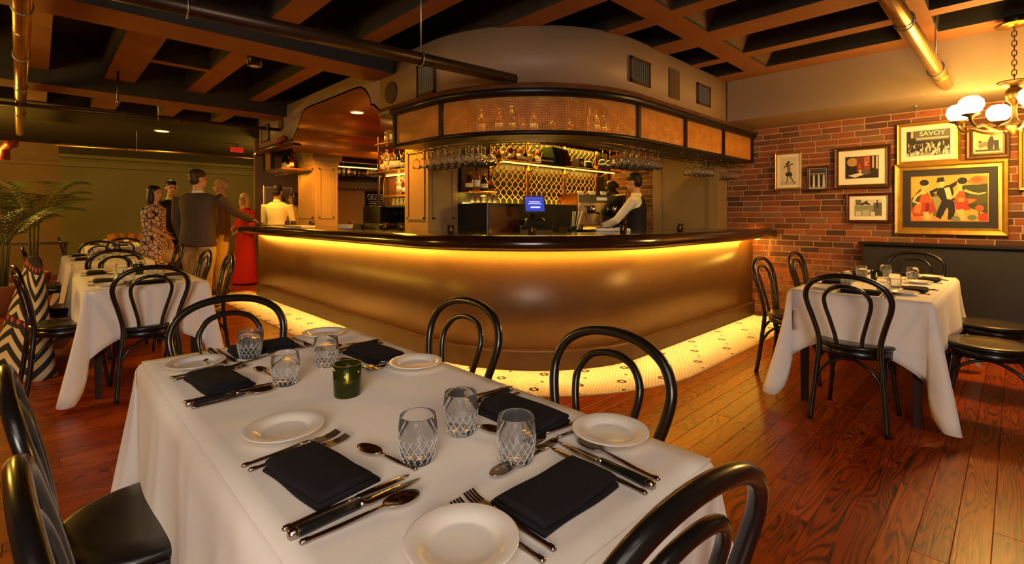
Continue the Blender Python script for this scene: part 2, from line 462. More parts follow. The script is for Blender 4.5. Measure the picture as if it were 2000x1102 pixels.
# ------------------------------------------------------------------ room shell
X0, X1, Y0, Y1, ZT = -14., 3.2, -3.6, 6.4, 3.15
floor = struct('floor', MB().box(X0-.1, Y0-.1, -.12, X1+.1, Y1+3.1, -.012), 'deck')
struct('wall_west', MB().box(X0-.2, .31, 0, X0, Y1, 2.75).box(X0-.2, .31, 2.28, X0+.12, Y1, 2.40).box(X0-.2, .31, 2.46, X0+.2, Y1, 2.53), 'paint_green')
struct('wall_west_recess', MB().box(X0-.2, Y0, 0, X0, .31, 2.75).box(X0, Y0, 2.28, X0+.12, .31, 2.36), 'paint_tan')
struct('trim_1', MB().box(X0, .31, 2.28, X0+.1, 6.3, 2.36).box(X0, .31, 2.53, X0+.3, 6.3, 2.75), 'dark_wall')
struct('wall_south', MB().box(X0, Y0-.2, 0, X1, Y0, ZT), 'paint_tan')
struct('wall_east', MB().box(X1, Y0, 0, X1+.2, Y1, ZT), 'paint_tan')
struct('wall_north_west', MB().box(X0, Y1, 0, -9.0, Y1+.2, ZT), 'paint_green')

# ---- brick wall
BW0 = -4.9
bw = struct('wall_brick', MB().box(BW0, Y1, 0, X1, Y1+.2, 2.9), 'mortar')
CHh, BLn = .0675, .212
cells = []
nrow = int(2.32/CHh)+1
for r in range(nrow):
    z = r*CHh
    x = BW0+(.5 if r % 2 else 0)*BLn+random.uniform(-.03, .03)
    while x < 1.2:
        L = BLn*random.uniform(.9, 1.08)
        cells.append((x, min(x+L-.012, 1.3), z+.006, z+CHh-.005, random.random())); x += L
def vis(c):
    x = (c[0]+c[1])/2; z = (c[2]+c[3])/2
    if x > .3: return 99
    if x < -2.6: return 5 if (-4.3 < x < -3.45 and 1.1 < z < 2.0) else 98
    if z > 2.30: return 97
    if x > -1.1 and z < .9: return 60
    if z < .6 and x > -2.2: return 30
    return abs(z-1.5)
order = sorted(range(len(cells)), key=lambda i: vis(cells[i]))
near = set(order[:300])
def brick_mesh(k):
    t = MB(); j = lambda: random.uniform(-.06, .06)
    pts = [(-.5, -.5), (-.2, -.5+j()*.7), (.2, -.5+j()*.7), (.5, -.5), (.5+j()*.2, .1), (.5, .5), (.15, .5+j()*.7), (-.25, .5+j()*.7), (-.5, .5), (-.5+j()*.2, -.1)]
    a = [(p[0], 0, p[1]) for p in pts]; b = [(p[0], -.8, p[1]) for p in pts]; c = [(p[0]*.955, -1., p[1]*.86) for p in pts]
    t.loft([a, b, c], sm=False)
    me = t.mesh('brick'); bm = bmesh.new(); bm.from_mesh(me); bmesh.ops.recalc_face_normals(bm, faces=bm.faces); bm.to_mesh(me); bm.free()
    me.materials.append(MATS['brick']); return me
bms = [brick_mesh(k) for k in range(5)]
bv, bf, ba = [], [], []
for i, c in enumerate(cells):
    dep = random.uniform(.004, .007)
    if i in near:
        o = put('brick', bms[i % 5], bw, ((c[0]+c[1])/2, Y1, (c[2]+c[3])/2)); o.scale = (c[1]-c[0], dep, c[3]-c[2])
    else:
        t = MB(); t.box(c[0], Y1-dep, c[2], c[1], Y1, c[3]); k = len(bv)
        bv += t.v; bf += [[q+k for q in f] for f in t.f]; ba += [c[4]]*8
me = bpy.data.meshes.new('bricks_beyond'); me.from_pydata(bv, [], bf); me.materials.append(MATS['brick_far'])
at = me.attributes.new('rnd', 'FLOAT', 'POINT'); at.data.foreach_set('value', ba)
tag(put('bricks_beyond', me, bw), kind='stuff')

# ---- floor planks
PW = .104
boards = []
x = X0; r = 0
while x < X1:
    y = Y0-random.uniform(0, 1.2)
    while y < Y1:
        L = random.uniform(.7, 1.7)
        boards.append((x, max(y, Y0), x+PW, min(y+L, Y1), random.random())); y += L
    x += PW; r += 1
FW = (-math.sin(math.radians(45.9)), math.cos(math.radians(45.9))); RT = (FW[1], -FW[0])
def bvis(b):
    mx, my = (b[0]+b[2])/2, (b[1]+b[3])/2
    d = mx*FW[0]+my*FW[1]; l = mx*RT[0]+my*RT[1]
    if d < .5 or abs(l/d) > 1.25: return 1e9
    o = offset_of(mx, my)
    if o < .55 and mx > -9: return 1e8
    pen = 0
    if -2.0 < mx < -.5 and .3 < my < .95: pen = 3
    if 1184/d+421 > 1300: pen += 6
    return d+pen
bord = sorted(range(len(boards)), key=lambda i: bvis(boards[i])); bnear = set(bord[:300])
def plank_mesh():
    t = MB(); a = .5
    rings = [[(-a,-a,-1),(a,-a,-1),(a,a,-1),(-a,a,-1)], [(-a,-a,-.12),(a,-a,-.12),(a,a,-.12),(-a,a,-.12)], [(-a*.975,-a*.998,0),(a*.975,-a*.998,0),(a*.975,a*.998,0),(-a*.975,a*.998,0)]]
    t.loft(rings, sm=False); return t
bv, bf, ba = [], [], []
pm_cache = {}
for i, b in enumerate(boards):
    sx, sy = b[2]-b[0]-.0012, b[3]-b[1]-.0015
    if i in bnear:
        key = max(.1, round(sy, 1))
        if key not in pm_cache:
            t = plank_mesh(); t.v = [(p[0]*sx, p[1]*key, p[2]*.012) for p in t.v]; pm_cache[key] = t.mesh('plank'); pm_cache[key].materials.append(MATS['plank'])
        o = put('plank', pm_cache[key], floor, ((b[0]+b[2])/2, (b[1]+b[3])/2, 0)); o.scale = (1, sy/key, 1)
    else:
        k = len(bv); bv += [(b[0]+.001, b[1]+.001, 0), (b[2]-.001, b[1]+.001, 0), (b[2]-.001, b[3]-.001, 0), (b[0]+.001, b[3]-.001, 0)]
        bv += [(p[0], p[1], -.012) for p in bv[k:k+4]]
        bf += [(k, k+1, k+2, k+3), (k, k+4, k+5, k+1), (k+1, k+5, k+6, k+2), (k+2, k+6, k+7, k+3), (k+3, k+7, k+4, k)]; ba += [b[4]]*8
me = bpy.data.meshes.new('planks_beyond'); me.from_pydata(bv, [], bf); me.materials.append(MATS['plank_far'])
at = me.attributes.new('rnd', 'FLOAT', 'POINT'); at.data.foreach_set('value', ba)
tag(put('planks_beyond', me, floor), kind='stuff')

# ---- mosaic apron round the bar
ap = MB(); sweep(ap, bar_path(-8.75), [(-.05, 0.0), (.56, 0.0), (.56, .004), (-.05, .004)])
apron = struct('floor_mosaic', ap, 'grout')
hp = .0262; hr = .0118
def hexes(test, name, m):
    vs, fs = [], []
    dy = hp*math.sqrt(3)/2
    ny = int(7/dy); nx = int(9/hp)
    for j in range(-20, ny):
        yy = 1.8+j*dy
        if yy > 6.39 or yy < 1.86: continue
        for i in range(nx):
            xx = -8.75+i*hp+(hp/2 if j % 2 else 0)
            if xx > -1.7: break
            o = offset_of(xx, yy)
            if o < 0 or o > .548: continue
            q = i-(j-(j & 1))//2
            a, b = q % 13, j % 13
            ring = (a, b) in ((7,6),(5,6),(6,7),(6,5),(7,5),(5,7))
            dot = (a, b) in ((0,0),)
            if (ring or dot) != test: continue
            k = len(vs)
            for h, z in ((hr, .004), (hr, .0068), (hr*.93, .0075)):
                vs += [(xx+h*math.cos(PI/6+PI/3*n), yy+h*math.sin(PI/6+PI/3*n), z) for n in range(6)]
            for L in (1,):
                for n in range(6): fs.append((k+L*6-6+n, k+L*6-6+(n+1) % 6, k+L*6+(n+1) % 6, k+L*6+n))
            for n in range(6): fs.append((k+6+n, k+6+(n+1) % 6, k+12+(n+1) % 6, k+12+n))
            fs.append(tuple(k+12+n for n in range(6)))
    me = bpy.data.meshes.new(name); me.from_pydata(vs, [], fs); me.materials.append(MATS[m]); tag(put(name, me, apron), kind='stuff')
hexes(False, 'white_hex_tiles', 'tile_white'); hexes(True, 'dark_hex_tiles', 'tile_dark')

# ---- waffle ceiling
struct('ceiling', MB().box(X0, Y0, ZT, X1, Y1+3, ZT+.15), 'deck')
ZR = 2.75
yr = [(-3.6,-3.35),(-2.9,-2.68),(-2.2,-2.0),(-1.52,-1.3),(-.85,-.62),(-.14,.08),(.52,.79),(1.28,1.48),(1.97,2.14),(2.65,2.87),(3.35,3.52),(3.96,4.25),(4.71,4.86),(5.31,5.6)]
xr = [(-1.98,-1.77),(-.68,-.45),(.75,1.0),(2.2,2.45)]
def rib(name, x0, y0, x1, y1, z, along):
    t = MB(); tp = .03
    if along == 'x':
        t.loft([[(x0,y0,z),(x0,y1,z),(x0,y1+tp,ZT),(x0,y0-tp,ZT)], [(x1,y0,z),(x1,y1,z),(x1,y1+tp,ZT),(x1,y0-tp,ZT)]], sm=False)
    else:
        t.loft([[(x0,y0,z),(x1,y0,z),(x1+tp,y0,ZT),(x0-tp,y0,ZT)], [(x0,y1,z),(x1,y1,z),(x1+tp,y1,ZT),(x0-tp,y1,ZT)]], sm=False)
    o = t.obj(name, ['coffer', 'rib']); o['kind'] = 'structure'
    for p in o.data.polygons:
        if p.normal.z < -.9: p.material_index = 1  # undersides take the lighter brown, sides keep the painted shade
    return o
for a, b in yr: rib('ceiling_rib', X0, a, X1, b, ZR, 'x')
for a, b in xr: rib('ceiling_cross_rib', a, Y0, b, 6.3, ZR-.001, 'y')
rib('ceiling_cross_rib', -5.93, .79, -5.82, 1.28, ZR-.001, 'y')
struct('ceiling_flat', MB().box(X0, Y0, 2.735, -9.0, Y1+2, 2.9), 'deck')
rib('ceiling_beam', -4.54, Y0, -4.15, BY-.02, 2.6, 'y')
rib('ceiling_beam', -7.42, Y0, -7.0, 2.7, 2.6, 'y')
# sloped pan ends east of the long cross rib
for i in range(9, 13):
    y0, y1 = yr[i][1], yr[i+1][0]
    t = MB(); t.loft([[(-1.78,y0,ZR),(-1.57,y0,ZT),(-1.78,y0,ZT)], [(-1.78,y1,ZR),(-1.57,y1,ZT),(-1.78,y1,ZT)]], sm=False)
    struct('ceiling_pan_end', t, 'pan_end')
# bulkhead over the brick wall
struct('ceiling_bulkhead', MB().box(BX+.01, 5.6, 2.30, X1, Y1, 2.76), 'paint_cream')
# padded wainscot against the brick wall
t = thing('wainscot_panel', 'long dark low padded panel along the brick wall under the pictures', 'wall panel', (0, 0, 0))
MB().bbox(-1.13, 6.2, .02, 3.1, 6.385, .94, .02).obj('padded_face', 'vinyl', t)
MB().bbox(-1.16, 6.17, .94, 3.12, 6.386, .965, .006).obj('top_rail', 'dark_frame', t)
# ------------------------------------------------------------------ the bar
bar = thing('bar_counter', 'curved brown bar counter with glossy dark rail and lit panel front', 'bar counter', (BX, BY, 0))
def local(o, parent):   # keep world coordinates under a parent that only has a location
    o.location = -parent.location; return o
P = bar_path(ret=3.9)
local(sweep(MB(), P, [(-.06,.012),(.0,.012),(.0,1.0),(-.06,1.0)], sm=True).obj('front_panel', 'paint_panel', bar), bar)
local(sweep(MB(), P, [(.0,.008),(.025,.008),(.025,.155),(.018,.165),(.0,.165)], sm=False).obj('kick_board', 'paint_kick', bar), bar)
local(sweep(MB(), P, [(.0,.165),(.012,.165),(.012,.172),(.0,.172)], sm=False).obj('kick_trim', 'trim_wood', bar), bar)
prof = [(-.62,1.045),(.13,1.045),(.14,1.0),(.17,.975),(.22,.968),(.265,.975),(.292,1.0),(.298,1.03),(.285,1.06),(.25,1.083),(.20,1.09),(.16,1.083),(.13,1.078),(-.62,1.078)]
P2 = bar_path(ret=3.85, y1=6.36, er=.2)
local(sweep(MB(), P2, prof[:1]+[(.13,1.045),(.13,1.078),(-.62,1.078)], sm=False).obj('counter_top', 'dark_wood', bar), bar)
local(sweep(MB(), P2, [(.125,1.0),(.14,.985),(.17,.972),(.22,.966),(.265,.974),(.292,1.0),(.298,1.03),(.285,1.06),(.25,1.083),(.20,1.09),(.16,1.084),(.125,1.079)], sm=True).obj('arm_rail', 'dark_wood', bar), bar)
local(sweep(MB(), bar_path(ret=3.9), [(.02,1.0),(.045,1.0),(.045,1.01),(.02,1.01)]).obj('light_strip', 'led', bar), bar)
# real lamps of that strip
def strip(p0, p1, power, wdt=.02, col=AMBER, down=True, name='under_rail_strip'):
    a, b = Vector(p0), Vector(p1); L = (b-a).length
    o = area(name, (a+b)/2, (0, 0, math.atan2(b.y-a.y, b.x-a.x)), L, wdt, power, col); return o
q = bar_path(x0=BL)
pts = [Vector((p[0]+n[0]*.2, p[1]+n[1]*.2, .955)) for p, n in q]
for i in range(len(pts)-1):
    L = (pts[i+1]-pts[i]).length
    if L > .02: strip(pts[i], pts[i+1], 3.9*L, col=(1., .52, .13)).data.spread = math.radians(44)
point('strip_end', (-2.12, 6.1, .93), 3.5, GOLD, .03)
# recessed foot-of-bar service ledge inside
local(sweep(MB(), bar_path(x0=-8.0, y1=6.3), [(-1.0,.86),(-.62,.86),(-.62,.9),(-1.0,.9)]).obj('service_ledge', 'steel_dark', bar), bar)

# ---- canopy with cane panels
can = thing('bar_canopy', 'curved overhead bar canopy with woven cane panels in dark frames', 'canopy', (BX, BY, 1.88))
def cpath(s0, s1): return full[s0:s1]
full = bar_path(x0=-4.16, y1=6.38, seg=36)
def pos_len(path):
    L = [0]
    for i in range(1, len(path)): L.append(L[-1]+math.dist(path[i][0], path[i-1][0]))
    return L
FL = pos_len(full)
def at_len(s):
    for i in range(1, len(full)):
        if s <= FL[i]+1e-6:
            t = (s-FL[i-1])/(FL[i]-FL[i-1])
            p = [full[i-1][0][k]*(1-t)+full[i][0][k]*t for k in (0,1)]; n = Vector((full[i-1][1][0]*(1-t)+full[i][1][0]*t, full[i-1][1][1]*(1-t)+full[i][1][1]*t)).normalized()
            return ((p[0], p[1]), (n.x, n.y))
    return full[-1]
La = -CX*0+(CX+4.16); arcL = BR*PI/2
posts = [.02, La+.18, La+arcL-.02, La+arcL+(4.6-CY), La+arcL+(5.5-CY), FL[-1]-.03]
for s in posts:
    (p, n) = at_len(s); a = math.atan2(n[1], n[0])
    local(MB().rot((-.03,-.02,1.9),(.022,.02,2.2), a, (p[0],p[1],0)).obj('post', 'dark_frame', can), can)
zc0, zc1 = 1.915, 2.2
for i in range(len(posts)-1):
    a, b = posts[i]+.02, posts[i+1]-.02; k = max(2, int((b-a)/.06)); vs, fs, uvs = [], [], []
    for j in range(k+1):
        s = a+(b-a)*j/k; (p, n) = at_len(s)
        for z in (zc0, zc1): vs.append((p[0]+n[0]*.0, p[1]+n[1]*.0, z)); uvs.append((s, z))
    for j in range(k): fs.append((2*j, 2*j+2, 2*j+3, 2*j+1))
    me = bpy.data.meshes.new('cane_panel'); me.from_pydata(vs, [], fs); me.materials.append(MATS['cane']); uv_set(me, uvs)
    o = put('cane_panel', me, can); local(o, can)
    md = o.modifiers.new('t', 'SOLIDIFY'); md.thickness = .002
local(sweep(MB(), full, [(-.05,2.19),(.03,2.19),(.05,2.205),(.06,2.23),(.05,2.25),(-.05,2.25)], sm=True).obj('top_rail', 'dark_frame', can), can)
local(sweep(MB(), full, [(-.05,1.885),(.02,1.885),(.032,1.9),(.02,1.918),(-.05,1.918)], sm=True).obj('bottom_rail', 'dark_frame', can), can)
local(sweep(MB(), full, [(-.46,1.89),(-.05,1.89),(-.05,1.91),(-.46,1.91)]).obj('shelf_board', 'dark_frame', can), can)
local(sweep(MB(), full, [(-.46,1.91),(-.44,1.91),(-.44,1.95),(-.46,1.95)]).obj('inner_edge', 'dark_frame', can), can)
for k in range(3): local(sweep(MB(), full[1:], [(-.12-.12*k,1.855),(-.112-.12*k,1.855),(-.112-.12*k,1.862),(-.12-.12*k,1.862)]).obj('rack_rail', 'old_brass', can), can)
for s in [La+arcL-.3+.19*i for i in range(16)]:
    if s < FL[-1]-.05:
        (p, n) = at_len(s)
        local(MB().tube([(p[0]-n[0]*.04,p[1]-n[1]*.04,1.885),(p[0]-n[0]*.04,p[1]-n[1]*.04,1.845),(p[0]-n[0]*.09,p[1]-n[1]*.09,1.845)], .004, 5).obj('hook', 'steel_dark', can), can)

for i in range(1, len(full), 3):
    j = min(i+3, len(full)-1)
    if j > i:
        a_, b_ = full[i], full[j]; pa_ = (a_[0][0]-a_[1][0]*.2, a_[0][1]-a_[1][1]*.2, 2.18); pb_ = (b_[0][0]-b_[1][0]*.2, b_[0][1]-b_[1][1]*.2, 2.18)
        strip(pa_, pb_, 5*math.dist(pa_, pb_), .03, GOLD, name='canopy_strip')
# ---- fascia above the canopy
def fascia_piece(mb, path, z0, z1, t=.12): return sweep(mb, path, [(-t,z0),(0,z0),(0,z1),(-t,z1)], sm=True)
fas = struct('wall_bar_fascia', fascia_piece(MB(), bar_path(x0=-4.44, y1=5.62, seg=36), 2.27, 2.76), 'paint_fascia')
struct('trim_2', sweep(MB(), bar_path(x0=-4.44, y1=6.38, seg=36), [(-.3,2.235),(.01,2.235),(.02,2.262),(.012,2.30),(-.3,2.27)], sm=False), 'trim_wood')
# arch (ogee) piece: fascia plate with an opening, then a vault behind it
AX = -5.6
half = [(1.16,2.22),(1.13,2.30),(1.06,2.345),(1.02,2.37),(.97,2.37),(.955,2.40),(.95,2.44),(.91,2.49),(.85,2.55),(.76,2.59),(.66,2.605)]
arch = [(AX+u, z) for u, z in half]+[(AX-u, z) for u, z in reversed(half)]
mb = MB(); N = len(arch)
for y in (BY, BY+.12):
    for i in range(N-1):
        a, b = arch[i], arch[i+1]
        mb.add([(a[0],y,a[1]),(b[0],y,b[1]),(b[0],y,2.76),(a[0],y,2.76)], [(0,1,2,3)])
struct('wall_bar_arch', mb, 'paint_fascia')
mb = MB()
for y0, y1 in ((BY, 6.3),):
    rings = [[(p[0],y,p[1]) for p in [(AX+1.16,2.1)]+arch+[(AX-1.16,2.1)]] for y in (y0, 3.4, 4.4, y1)]
    mb.loft(rings, sm=True, caps=False, closed=False)
vault = struct('ceiling_bar_vault', mb, 'paint_gold')
md = vault.modifiers.new('t', 'SOLIDIFY'); md.thickness = .02; md.offset = 1
# left piece of fascia with its rounded end
mb = MB(); er = .2
pl = [((BL, 5.0), (-1,0))]+[((BL+er+er*math.cos(PI+PI/2*i/8), BY+er+er*math.sin(PI+PI/2*i/8)), (math.cos(PI+PI/2*i/8), math.sin(PI+PI/2*i/8))) for i in range(9)]+[((AX-1.16, BY), (0,-1))]
struct('wall_bar_fascia_end', fascia_piece(mb, pl, 2.25, 2.76), 'paint_fascia')
struct('trim_3', sweep(MB(), pl, [(-.1,2.19),(.02,2.19),(.05,2.22),(.04,2.25),(.02,2.27),(-.1,2.27)], sm=True), 'trim_wood')
# ceiling inside the bar, beside the vault
pc = [(AX+1.16, BY+.1)]+[(CX+(BR-.1)*math.cos(-PI/2+PI/2*i/16), CY+(BR-.1)*math.sin(-PI/2+PI/2*i/16)) for i in range(17)]+[(BX-.1, 6.35), (AX+1.16, 6.35)]
struct('ceiling_bar', MB().prism(pc, 2.24, 2.27).box(-8.9, BY+.1, 2.24, AX-1.16, 6.35, 2.27), 'deck')
struct('wall_bar_west', MB().box(-9.0, 3.9, 0, -8.9, 6.5, 2.76).box(-10.3, 3.0, 0, -10.2, 3.9, 2.76).box(-10.3, 3.9, 0, -8.9, 4.0, 2.76), 'paint_column')
struct('wall_bar_back', MB().box(-9.0, Y1, 0, BW0, Y1+.2, 2.76), 'paint_column')

# ---- columns
def column(x0, y0, x1, y1, label):
    t = thing('column', label, 'column', ((x0+x1)/2, (y0+y1)/2, 0)); a, b = (x1-x0)/2, (y1-y0)/2
    MB().box(-a,-b,.9,a,b,2.24).obj('shaft', 'paint_column', t)
    for dx, dy in ((0,-1),(1,0)):
        w_ = a if dy else b
        m = MB()
        for s in (-1, 1):
            if dy: m.box(s*(w_-.07)-.012, -b-.012, 1.2, s*(w_-.07)+.012, -b, 1.95)
            else: m.box(a, s*(w_-.07)-.012, 1.2, a+.012, s*(w_-.07)+.012, 1.95)
        if dy: m.box(-w_+.058,-b-.012,1.93,w_-.058,-b,1.955).box(-w_+.058,-b-.012,1.195,w_-.058,-b,1.22)
        else: m.box(a,-w_+.058,1.93,a+.012,w_-.058,1.955).box(a,-w_+.058,1.195,a+.012,w_-.058,1.22)
        m.obj('panel_moulding', 'paint_column', t)
    m = MB(); rings = []
    for o, z in ((0,2.0),(.012,2.0),(.012,2.02),(.02,2.05),(.045,2.09),(.05,2.11),(.05,2.14),(.075,2.19),(.09,2.20),(.09,2.24),(0,2.24)):
        rings.append([(-a-o,-b-o,z),(a+o,-b-o,z),(a+o,b+o,z),(-a-o,b+o,z)])
    m.loft(rings, sm=False).obj('capital', 'paint_column', t)
    return t
column(-4.85, 3.0, -4.39, 3.4, 'square panelled column at the bar beside the hanging wine glasses')
column(-7.9, 2.95, -7.25, 3.3, 'square panelled column with moulded capital beside the pale-shirted person')
t = thing('pilaster', 'broad flat olive pilaster against the brick wall behind the bar', 'pilaster', (-3.05, 6.25, 0))
MB().box(-.45,-.13,.0,.45,.13,2.24).obj('shaft', 'paint_column', t)
MB().box(.33,-.15,.0,.45,-.13,2.24).box(-.45,-.15,.0,-.33,-.13,2.24).obj('edge_band', 'paint_column', t)

# ---- vents, speakers on the fascia
def vent(loc, rz, w_, h_, label, slats=True):
    t = thing('air_vent', label, 'vent', loc, rz)
    a, b = w_/2, h_/2
    MB().box(-a,-.012,-b,-a+.022,.002,b).box(a-.022,-.012,-b,a,.002,b).box(-a,-.012,b-.022,a,.002,b).box(-a,-.012,-b,a,.002,-b+.022).obj('frame', 'brown_frame', t)
    MB().box(-a+.01,-.002,-b+.01,a-.01,.001,b-.01).obj('backing', 'louver_dark', t)
    if slats:
        n = 9
        for i in range(n):
            x = -a+.035+(2*a-.07)*i/(n-1)
            MB().rot((-.0055,-.006,-b+.024),(.0055,-.003,b-.024), .5, (x,0,0)).obj('slat', 'louver', t)
    return t
E2 = PI/2
vent((BX+.006, 3.77, 2.49), E2, .32, .22, 'louvred air vent on the fascia, left one above the cane panels')
vent((BX+.006, 5.01, 2.50), E2, .31, .215, 'louvred air vent on the fascia nearest the brick wall')
vent((-3.62, BY-.006, 2.44), 0, .28, .28, 'louvred air vent on the fascia above the dark pipe end')
vent((-7.85, BY-.006, 2.47), 0, .34, .25, 'small air vent on the fascia at the far left bar end')
t = tag(MB().bbox(-.1,-.005,-.14,.1,.005,.14,.003).obj('fascia_grille', 'speaker_cloth'), 'plain brown rectangular grille between two fascia vents', 'grille'); t.location = (BX+.008, 4.38, 2.50); t.rotation_euler = (0,0,E2)
def rspk(loc, r, label):
    t = thing('ceiling_speaker', label, 'speaker', loc)
    MB(Matrix.Rotation(PI/2, 4, 'X')).lathe([(0,.006),(r*.9,.006),(r*.92,.002),(r*.92,-.002),(0,-.002)], 28).obj('grille', 'speaker_cloth', t)
    MB(Matrix.Rotation(PI/2, 4, 'X')).lathe([(r*.9,-.002),(r*.9,.008),(r,.006),(r,-.002)], 28).obj('rim', 'brown_frame', t)
rspk((-4.22, BY-.006, 2.43), .105, 'round brown speaker on the fascia beside the arch')
rspk((-7.2, BY-.006, 2.52), .1, 'round brown speaker on the fascia at the far left')

# ---- back bar with lattice (against the plane x=-4.4)
bb = thing('back_bar', 'back bar with gold diamond lattice panels and long glowing shelf', 'back bar', (-4.4, 4.9, 0))
def L_(o): return local(o, bb)
L_(MB().box(-4.45,3.4,.0,-4.40,6.385,2.22).obj('back_panel', 'blackhandle', bb))
L_(MB().bbox(-4.40,3.4,.9,-3.88,5.05,1.375,.008).obj('upper_cabinet', 'black_plastic', bb))
L_(MB().bbox(-4.40,5.05,.0,-3.80,6.38,1.06,.008).obj('lower_cabinet', 'black_plastic', bb))
L_(MB().bbox(-4.40,5.05,1.06,-4.15,6.38,1.375,.006).obj('raised_ledge', 'dark_frame', bb))
L_(MB().box(-3.885,3.42,1.0,-3.876,3.86,1.33).obj('cabinet_door', 'red_wood', bb))
L_(MB().box(-3.885,3.9,1.0,-3.876,4.45,1.33).obj('cabinet_door', 'black_plastic', bb))
L_(MB().bbox(-4.40,3.86,1.875,-4.14,6.3,1.895,.004).obj('long_shelf', 'brass', bb))
L_(MB().bbox(-4.40,3.42,1.5,-4.2,3.84,1.515,.004).obj('short_shelf', 'brass', bb))
L_(MB().bbox(-4.40,3.42,1.83,-4.16,3.9,1.845,.004).obj('end_shelf', 'brass', bb))
for y in (3.88, 4.53, 5.26, 6.0, 6.28): L_(MB().box(-4.40,y-.015,1.375,-4.372,y+.015,2.2).obj('upright', 'brass', bb))
for y in (3.88, 4.53, 5.26, 6.0): L_(MB().tube([(-4.385,y+.03,1.80),(-4.30,y+.03,1.83),(-4.2,y+.03,1.872)], .008, 6).obj('bracket', 'brass', bb))
L_(MB().box(-4.385,3.44,1.517,-4.372,3.84,1.80).obj('wood_back', 'red_wood', bb))
def lattice(y0, y1, z0, z1):
    m = MB(); n = max(4, int((y1-y0)/.088)); p = (y1-y0)/n; hz = .105
    for i in range(n+1):
        for s in (-1, 1):
            pts = []; k = max(2, int((z1-z0)/hz*6))
            for j in range(k+1):
                z = z0+(z1-z0)*j/k
                yy = y0+i*p+s*p/2*math.sin(PI*z/hz+(0 if i % 2 else PI))
                pts.append((-4.384+.002*s, min(max(yy, y0), y1), z))
            m.tube(pts, .0034, 4, sm=False)
    return L_(m.obj('lattice_panel', 'lattice_gold', bb))
for a, b in ((3.9,4.51),(4.55,5.24),(5.28,5.98)):
    lattice(a, b, 1.38, 1.85); lattice(a, b, 1.9, 2.2)
L_(MB().box(-4.37,3.45,1.376,-4.355,6.2,1.386).obj('light_strip', 'led_soft', bb))
L_(MB().box(-4.2,3.9,1.866,-4.185,6.2,1.873).obj('light_strip', 'led_soft', bb))
area('backbar_under_shelf', (-4.22, 5.0, 1.865), (0, math.radians(20), 0), .03, 2.3, 14, GOLD)
area('backbar_ledge', (-4.36, 4.8, 1.395), (0, math.radians(180), 0), .02, 2.7, 10, GOLD)
area('backbar_top_shelf', (-4.3, 5.0, 2.2), (0, 0, 0), .1, 2.4, 24, GOLD)
point('short_shelf_lamp', (-4.2, 3.62, 1.47), 1.6, GOLD, .03)

# ---- bottle shelves west of the near column
sh = thing('bottle_shelf', 'tall brass-poled bottle shelf glowing beside the square column', 'shelf unit', (-5.45, 3.35, 0))
def Ls(o): return local(o, sh)
for z, a in ((2.13,-5.75),(1.78,-6.0),(1.47,-5.55)): Ls(MB().bbox(a,3.1,z,-4.86,3.42,z+.02,.005).obj('shelf', 'brass', sh))
for x, y, z0, z1 in ((-5.66,3.12,.93,2.24),(-6.0,3.38,1.2,1.78)): Ls(MB().tube([(x,y,z0),(x,y,z1)], .014, 10).obj('pole', 'old_brass', sh))
Ls(MB().box(-6.05,3.42,.9,-4.86,3.44,1.75).obj('back_panel', 'red_wood', sh))
Ls(MB().bbox(-5.95,3.05,.9,-5.5,3.44,1.36,.006).obj('side_cabinet', 'dark_frame', sh))
Ls(MB().bbox(-5.5,3.1,1.34,-4.86,3.44,1.36,.004).obj('cabinet_top', 'dark_frame', sh))
Ls(MB().box(-5.95,3.385,1.766,-4.9,3.4,1.776).obj('light_strip', 'led_soft', sh))
area('bottle_shelf_lamp', (-5.4, 3.3, 1.76), (0, 0, 0), 1.0, .06, 14, GOLD)
area('bottle_shelf_lamp2', (-5.2, 3.25, 1.46), (0, 0, 0), .6, .06, 9, GOLD)
point('bottle_shelf_upper', (-5.3, 3.0, 2.05), 5, GOLD, .04)

# ---- west return: shelf of bottles and glass rack
wr = thing('wall_shelf', 'dark bottle shelf with glass rack on the far wall of the bar', 'shelf unit', (-8.7, 4.6, 1.9))
def Lw(o): return local(o, wr)
Lw(MB().box(-8.895,3.9,1.93,-8.55,5.3,1.97).obj('shelf', 'dark_frame', wr))
Lw(MB().box(-8.895,3.9,2.2,-8.55,5.3,2.235).obj('top_board', 'dark_frame', wr))
Lw(MB().box(-8.895,3.9,1.97,-8.88,5.3,2.2).obj('back_panel', 'black_plastic', wr))
for k in range(2): Lw(MB().box(-8.85+.14*k,3.9,1.9,-8.84+.14*k,5.3,1.91).obj('rack_rail', 'old_brass', wr))
Lw(MB().box(-8.54,3.9,2.12,-8.5,5.3,2.135).obj('light_strip', 'led_soft', wr))  # brightly lit soffit edge, drawn as an added glowing strip
cb = thing('chalkboard', 'black chalkboard menu with white writing on the far bar wall', 'chalkboard', (-8.89, 4.86, 1.3))
MB().box(0,-.26,-.45,.012,.26,.42).obj('board', 'black_plastic', cb)
rr = random.Random(3); m = MB()
for j in range(16):
    z = .36-.045*j; y = -.2+rr.uniform(0,.04)
    while y < .2:
        L = rr.uniform(.015,.05)
        m.box(.012, y, z-.012, .0135, min(y+L,.22), z+rr.uniform(-.004,.008)); y += L+rr.uniform(.01,.03)
m.tube([(.013,-.22,.30),(.013,-.17,.36),(.013,-.1,.34),(.013,-.14,.27),(.013,-.2,.26)], .006, 4)
m.obj('chalk_writing', 'white_plastic', cb)['kind'] = 'stuff'
